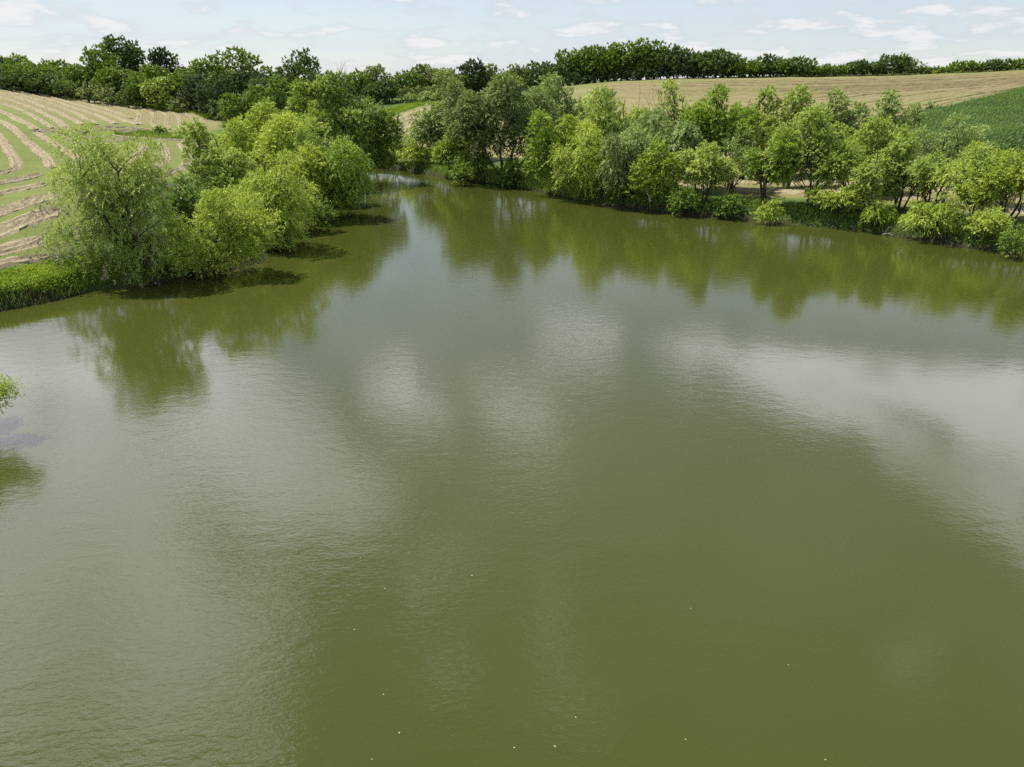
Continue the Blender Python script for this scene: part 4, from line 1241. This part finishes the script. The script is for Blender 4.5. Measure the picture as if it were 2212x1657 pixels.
# ---- the bird on the wispy willow
bp = P(183.5, 290.5, 56)
st_ = [(-0.30, 0.012, 0.00), (-0.22, 0.030, 0.005), (-0.13, 0.045, 0.02), (-0.08, 0.075, 0.045), (0.0, 0.098, 0.075), (0.08, 0.085, 0.115),
       (0.13, 0.058, 0.15), (0.165, 0.062, 0.18), (0.20, 0.056, 0.195), (0.232, 0.026, 0.192), (0.262, 0.012, 0.186), (0.29, 0.003, 0.182)]
V, Q = tubes([([(x, 0, z) for x, rd, z in st_], [rd for x, rd, z in st_])], 10)
lg, lq = tubes([([(0.02, s * 0.03, 0.02), (0.03, s * 0.03, -0.06), (0.03, s * 0.03, -0.11)], [0.012, 0.008, 0.008]) for s in (-1, 1)], 10)
bmt, n, out = mat('black_plumage')
principled(n, out, n.mix(n.noise(None, 20.0), (0.008, 0.008, 0.010), (0.02, 0.02, 0.025)), 0.45, 0.4)
link('bird', set_mesh('bird', np.concatenate([V, lg]), np.concatenate([Q, lq + len(V)]), 4, [bmt], True), None, bp, None,
     'small black bird perched on the top twig of the wispy willow', 'bird')
wr = [o for o in bpy.data.objects if o.name == 'willow_tree'][0]
r0 = np.random.RandomState(77)
wl = np.array(wr.location)
tip = bp + np.array([0.03, 0, -0.11]) - wl
V, Q = tubes([(curve(tip + np.array([0.25, 0.1, -1.6]), tip, r0, 0.05, 6), np.linspace(0.03, 0.012, 6)),
              (np.array([tip + np.array([-0.12, 0, 0.0]), tip, tip + np.array([0.14, 0, -0.02])]), [0.008, 0.012, 0.008])], 5)
link('twig', set_mesh('twig', V, Q, 4, [BARK['bark']], True), wr)


# ------------------------------------------------------------------ grass, reeds, weeds, corn
def scatter(r, poly, n):
    poly = np.asarray(poly)[:, :2]
    lo, hi = poly.min(0), poly.max(0)
    out = np.zeros((0, 2))
    while len(out) < n:
        p = r.uniform(lo, hi, (n * 2, 2))
        out = np.concatenate([out, p[poly_sdf(p[:, 0], p[:, 1], poly) < 0]])
    return out[:n]


def blades(name, label, pts, hgt, wid, pal, seed, lean=0.35, cat='grass', tintmid=0.5):
    r = np.random.RandomState(seed)
    n_ = len(pts)
    z = ground_z(pts[:, 0], pts[:, 1])
    ok = z > -0.12
    pts, z = pts[ok], z[ok]
    n_ = len(pts)
    a = r.rand(n_) * 6.283
    h = hgt * r.uniform(0.5, 1.25, n_) * (0.8 + 0.35 * vnoise(pts[:, 0] / 0.8, pts[:, 1] / 0.8, seed))
    p0 = np.stack([pts[:, 0], pts[:, 1], z - 0.05], 1)
    dv = np.stack([np.cos(a) * lean * h, np.sin(a) * lean * h, h], 1) * r.uniform(0.6, 1.1, (n_, 1))
    wv_ = np.stack([-np.sin(a + 0.6), np.cos(a + 0.6), np.zeros(n_)], 1) * (wid * r.uniform(0.6, 1.3, n_))[:, None]
    mid = p0 + dv * np.array([0.4, 0.4, 0.62])
    V = np.stack([p0 - wv_, p0 + wv_, mid + wv_ * 0.8, p0 + dv, mid - wv_ * 0.8], 1).reshape(-1, 3)
    k = np.arange(n_)[:, None] * 5
    tri = np.concatenate([k + [0, 1, 2], k + [0, 2, 4], k + [4, 2, 3]], 1).reshape(-1, 3)
    me = set_mesh(name, V, tri, 3, [LEAF[pal]], False)
    tint = np.clip(tintmid + 0.25 * vnoise(pts[:, 0] / 1.5, pts[:, 1] / 1.5, seed + 3) + r.normal(0, 0.15, n_), 0, 1)
    add_attr(me, 'tint', np.repeat(tint, 5))
    TRI[0] += len(tri)
    return link(name, me, kind='stuff', label=label, cat=cat)


R = np.random.RandomState(11)
shore_w = np.array([water_at(x, y)[:2] for x, y in SHORE])
sl_ = resample(shore_w, 0.5)


def band(i0, i1, wid, dens, r):
    """points on the land side of the shore between two pixel columns of SHORE."""
    a = np.argmin(np.abs(sl_ - shore_w[i0]).sum(1))
    b = np.argmin(np.abs(sl_ - shore_w[i1]).sum(1))
    seg = sl_[a:b]
    n_ = int(len(seg) * 0.5 * wid * dens)
    k = r.randint(0, len(seg) - 1, n_)
    t = unit(seg[k + 1] - seg[k])
    off = r.rand(n_) * wid - 0.3
    return seg[k] + np.stack([-t[:, 1], t[:, 0]], 1) * off[:, None] + r.normal(0, 0.3, (n_, 2))


gl = region([(-80, 602), (0, 592), (60, 583), (110, 570), (180, 560), (300, 570), (360, 590), (340, 616), (210, 630), (100, 650), (0, 670), (-80, 690)], 40)
blades('bank_grass', 'long green grass on the near bank below the hay field', scatter(R, gl, 22000), 0.36, 0.026, 'fresh', 1, 0.8)
blades('bank_grass', 'tall grass hanging over the water edge of the near bank', band(0, 5, 1.6, 110, R), 0.75, 0.022, 'mid', 2, 0.6)
blades('bank_grass', 'rank grass along the foot of the far bank', band(16, 30, 5.5, 45, R), 0.6, 0.035, 'mid', 3, 0.5)
blades('bank_grass', 'grass at the foot of the inlet willows', band(5, 14, 4.0, 30, R), 0.7, 0.035, 'mid', 4, 0.5)
blades('reeds', 'reeds standing in the shallows by the bank gap', band(18, 21, 2.2, 60, R), 1.25, 0.035, 'willow', 5, 0.25, 'reeds', 0.6)
wg = scatter(R, WATERWAY, 9000)
blades('field_grass', 'uncut grass strip across the striped field', wg, 0.75, 0.06, 'mid', 6, 0.4)
eg = region([(480, 262), (420, 249), (330, 237), (260, 226), (262, 221), (340, 230), (430, 243), (500, 256)], 100)
blades('field_grass', 'uncut grass at the edge of the wood above the field', scatter(R, eg, 9000), 0.8, 0.08, 'fresh', 7, 0.4)
ms = region([(815, 262), (822, 240), (860, 230), (915, 220), (960, 215), (960, 222), (905, 229), (850, 248), (826, 264)], 150)
blades('field_grass', 'bright green grass strip above the small tan field', scatter(R, ms, 9000), 0.7, 0.10, 'fresh', 8, 0.4)
bg_ = region([(1040, 375), (1130, 345), (1200, 350), (1260, 385), (1240, 420), (1150, 405), (1060, 392)], 70)
blades('bank_grass', 'green grass in the gap of the bank trees', scatter(R, bg_, 7000), 0.6, 0.035, 'fresh', 9, 0.5)


def weeds(name, label, pts, size, pal, seed):
    """broad-leaved weeds: small heaps of leaves."""
    r = np.random.RandomState(seed)
    n_ = len(pts)
    K = 14
    c = np.stack([pts[:, 0], pts[:, 1], ground_z(pts[:, 0], pts[:, 1])], 1)
    u = unit(r.normal(0, 1, (n_, K, 3)))
    u[..., 2] = np.abs(u[..., 2])
    pos = (c[:, None] + u * size * r.uniform(0.3, 1.0, (n_, K, 1)) * r.uniform(0.6, 1.5, (n_, 1, 1))).reshape(-1, 3)
    m = len(pos)
    d = unit(u.reshape(-1, 3) + r.normal(0, 0.6, (m, 3)))
    w = unit(np.cross(d, unit(r.normal(0, 0.5, (m, 3)) + np.array([0, 0, 1]))))
    ln, wd = r.uniform(0.14, 0.26, m)[:, None], r.uniform(0.08, 0.15, m)[:, None]
    V = np.stack([pos, pos + d * ln * 0.5 + w * wd / 2, pos + d * ln, pos + d * ln * 0.5 - w * wd / 2], 1).reshape(-1, 3)
    me = set_mesh(name, V, np.arange(len(V)), 4, [LEAF[pal]], False)
    add_attr(me, 'tint', np.repeat(np.clip(r.normal(0.5, 0.22, m), 0, 1), 4))
    TRI[0] += m * 2
    return link(name, me, kind='stuff', label=label, cat='weeds')


weeds('bank_weeds', 'broad-leaved weeds on the near bank', scatter(R, gl, 1300), 0.24, 'fresh', 21)
pb = band(16, 30, 5.0, 0.5, R)
weeds('bank_weeds', 'leafy undergrowth along the far bank', pb, 0.7, 'mid', 22)
weeds('bank_weeds', 'leafy undergrowth below the inlet willows', band(5, 14, 5.0, 1.5, R), 0.7, 'mid', 23)

# corn: rows of plants, each a stalk with arching blades
cp = np.array(CORN)
rows = []
ca = math.radians(24)
ex, ey = np.array([math.cos(ca), math.sin(ca)]), np.array([-math.sin(ca), math.cos(ca)])
q = cp - cp.mean(0)
ext = max(np.abs(q @ ex).max(), np.abs(q @ ey).max())
uu, vv = np.meshgrid(np.arange(-ext, ext, 0.5), np.arange(-ext, ext, 0.95))
pp = cp.mean(0) + uu.ravel()[:, None] * ex + vv.ravel()[:, None] * ey
pp = pp + R.normal(0, 0.06, pp.shape)
pp = pp[poly_sdf(pp[:, 0], pp[:, 1], CORN) < 0.0]
# only the part of the crop that the frame's neighbourhood can see
pp = pp[pp[:, 0] < pp[:, 1] * 0.82 + 6]
if len(pp) > 16000:
    pp = pp[R.permutation(len(pp))[:16000]]
n_ = len(pp)
K = 7
zc = ground_z(pp[:, 0], pp[:, 1])
hc = 1.8 * R.uniform(0.7, 1.2, n_) * (0.95 + 0.12 * vnoise(pp[:, 0] / 6, pp[:, 1] / 6, 3))
base = np.stack([pp[:, 0], pp[:, 1], zc], 1)
fz = (np.arange(K)[None] + R.rand(n_, K)) / K * 0.75 + 0.15
az = R.rand(n_, 1) * 6.28 + np.arange(K)[None] * math.pi + R.normal(0, 0.5, (n_, K))
st0 = base[:, None] + np.stack([np.zeros((n_, K)), np.zeros((n_, K)), fz * hc[:, None]], -1)
ln = R.uniform(0.7, 1.25, (n_, K))[..., None]
dr = np.stack([np.cos(az), np.sin(az), np.zeros((n_, K))], -1)
sd_ = np.stack([-np.sin(az), np.cos(az), np.zeros((n_, K))], -1) * 0.085
mid = st0 + dr * ln * 0.5 + np.array([0, 0, 0.32]) * ln
tipv = st0 + dr * ln + np.array([0, 0, 0.02]) * ln
V = np.stack([st0 - sd_ * 0.6, st0 + sd_ * 0.6, mid + sd_, tipv, mid - sd_], 2).reshape(-1, 3)
k = np.arange(n_ * K)[:, None] * 5
tri = np.concatenate([k + [0, 1, 2], k + [0, 2, 4], k + [4, 2, 3]], 1).reshape(-1, 3)
stv = np.stack([base + np.array([-0.025, 0, 0]), base + np.array([0.025, 0, 0]), base + np.stack([np.zeros(n_), np.zeros(n_), hc * 1.12], 1)], 1).reshape(-1, 3)
tri = np.concatenate([tri, len(V) + np.arange(n_ * 3).reshape(-1, 3)])
tint = np.concatenate([np.repeat(np.clip(R.normal(0.45, 0.25, n_ * K) + np.repeat(0.22 * vnoise(pp[:, 0] / 7, pp[:, 1] / 4, 8), K), 0, 1), 5), np.full(n_ * 3, 0.7)])
V = np.concatenate([V, stv])
m, n, out = mat('corn_leaf')
a = attr(n, 'tint')
c = n.mix(a, (0.036, 0.088, 0.010), (0.115, 0.185, 0.024))
p = principled(n, out, c, 0.45, 0.35)
t = n.add('ShaderNodeBsdfTranslucent')
n.l.new(n.vm('MULTIPLY', c, (1.2, 1.3, 0.7)), t.inputs['Color'])
mx = n.add('ShaderNodeMixShader')
mx.inputs[0].default_value = 0.3
n.l.new(p.outputs[0], mx.inputs[1])
n.l.new(t.outputs[0], mx.inputs[2])
n.l.new(mx.outputs[0], out.inputs['Surface'])
me = set_mesh('corn_crop', V, tri, 3, [m], False)
add_attr(me, 'tint', tint)
TRI[0] += len(tri)
link('corn_crop', me, kind='stuff', label='dark green standing corn on the slope beside the hill field', cat='corn')

ce = region([(1940, 268), (1965, 256), (2000, 247), (2060, 231), (2140, 211), (2211, 193), (2330, 165), (2330, 171), (2211, 199), (2140, 217), (2060, 237), (2000, 253), (1955, 272)], 100)
blades('field_grass', 'weedy margin between the corn and the hill rows', scatter(R, ce, 9000), 0.9, 0.09, 'olive', 12, 0.4)
# ---- leaves afloat on the open water
lm, n, out = mat('floating_leaf')
principled(n, out, n.mix(n.noise(None, 9.0), (0.30, 0.27, 0.10), (0.42, 0.39, 0.20)), 0.6, 0.3)
lv = []
nn_ = 9
for i in range(nn_):
    t_ = i / (nn_ - 1)
    wd = math.sin(math.pi * t_) ** 0.7 * 0.32
    lv.append((t_ - 0.5, wd, 0.06 * (2 * t_ - 1) ** 2 + 0.05))
    lv.append((t_ - 0.5, -wd, 0.06 * (2 * t_ - 1) ** 2 + 0.05))
    lv.append((t_ - 0.5, 0, 0.06 * (2 * t_ - 1) ** 2))
lq = []
for i in range(nn_ - 1):
    a = i * 3
    lq += [(a + 2, a + 5, a + 3, a), (a + 1, a + 4, a + 5, a + 2)]
leafme = set_mesh('floating_leaf', np.array(lv), np.array(lq), 4, [lm], True)
SPOTS = [(831, 1271, .11), (778, 1205, .07), (765, 1360, .08), (1019, 1243, .10), (1491, 1314, .07), (1243, 1549, .09), (862, 1583, .10),
         (1110, 1615, .09), (1198, 1612, .11), (828, 1500, .08), (1702, 1436, .07), (1480, 1597, .08), (1782, 1641, .09), (803, 1640, .07)]
for i, (x, y, s) in enumerate(SPOTS):
    p = water_at(x, y)
    o = link('floating_leaf', leafme, None, (p[0], p[1], 0.004), None, 'tiny pale leaf adrift on the open pond', 'leaf', 'leaves adrift on the pond')
    o.scale = (s * 0.55,) * 3
    o.rotation_euler = (0, 0, (i * 2.3) % 6.28)
print('TRIANGLES', TRI[0], 'SWATHS', SW[0])
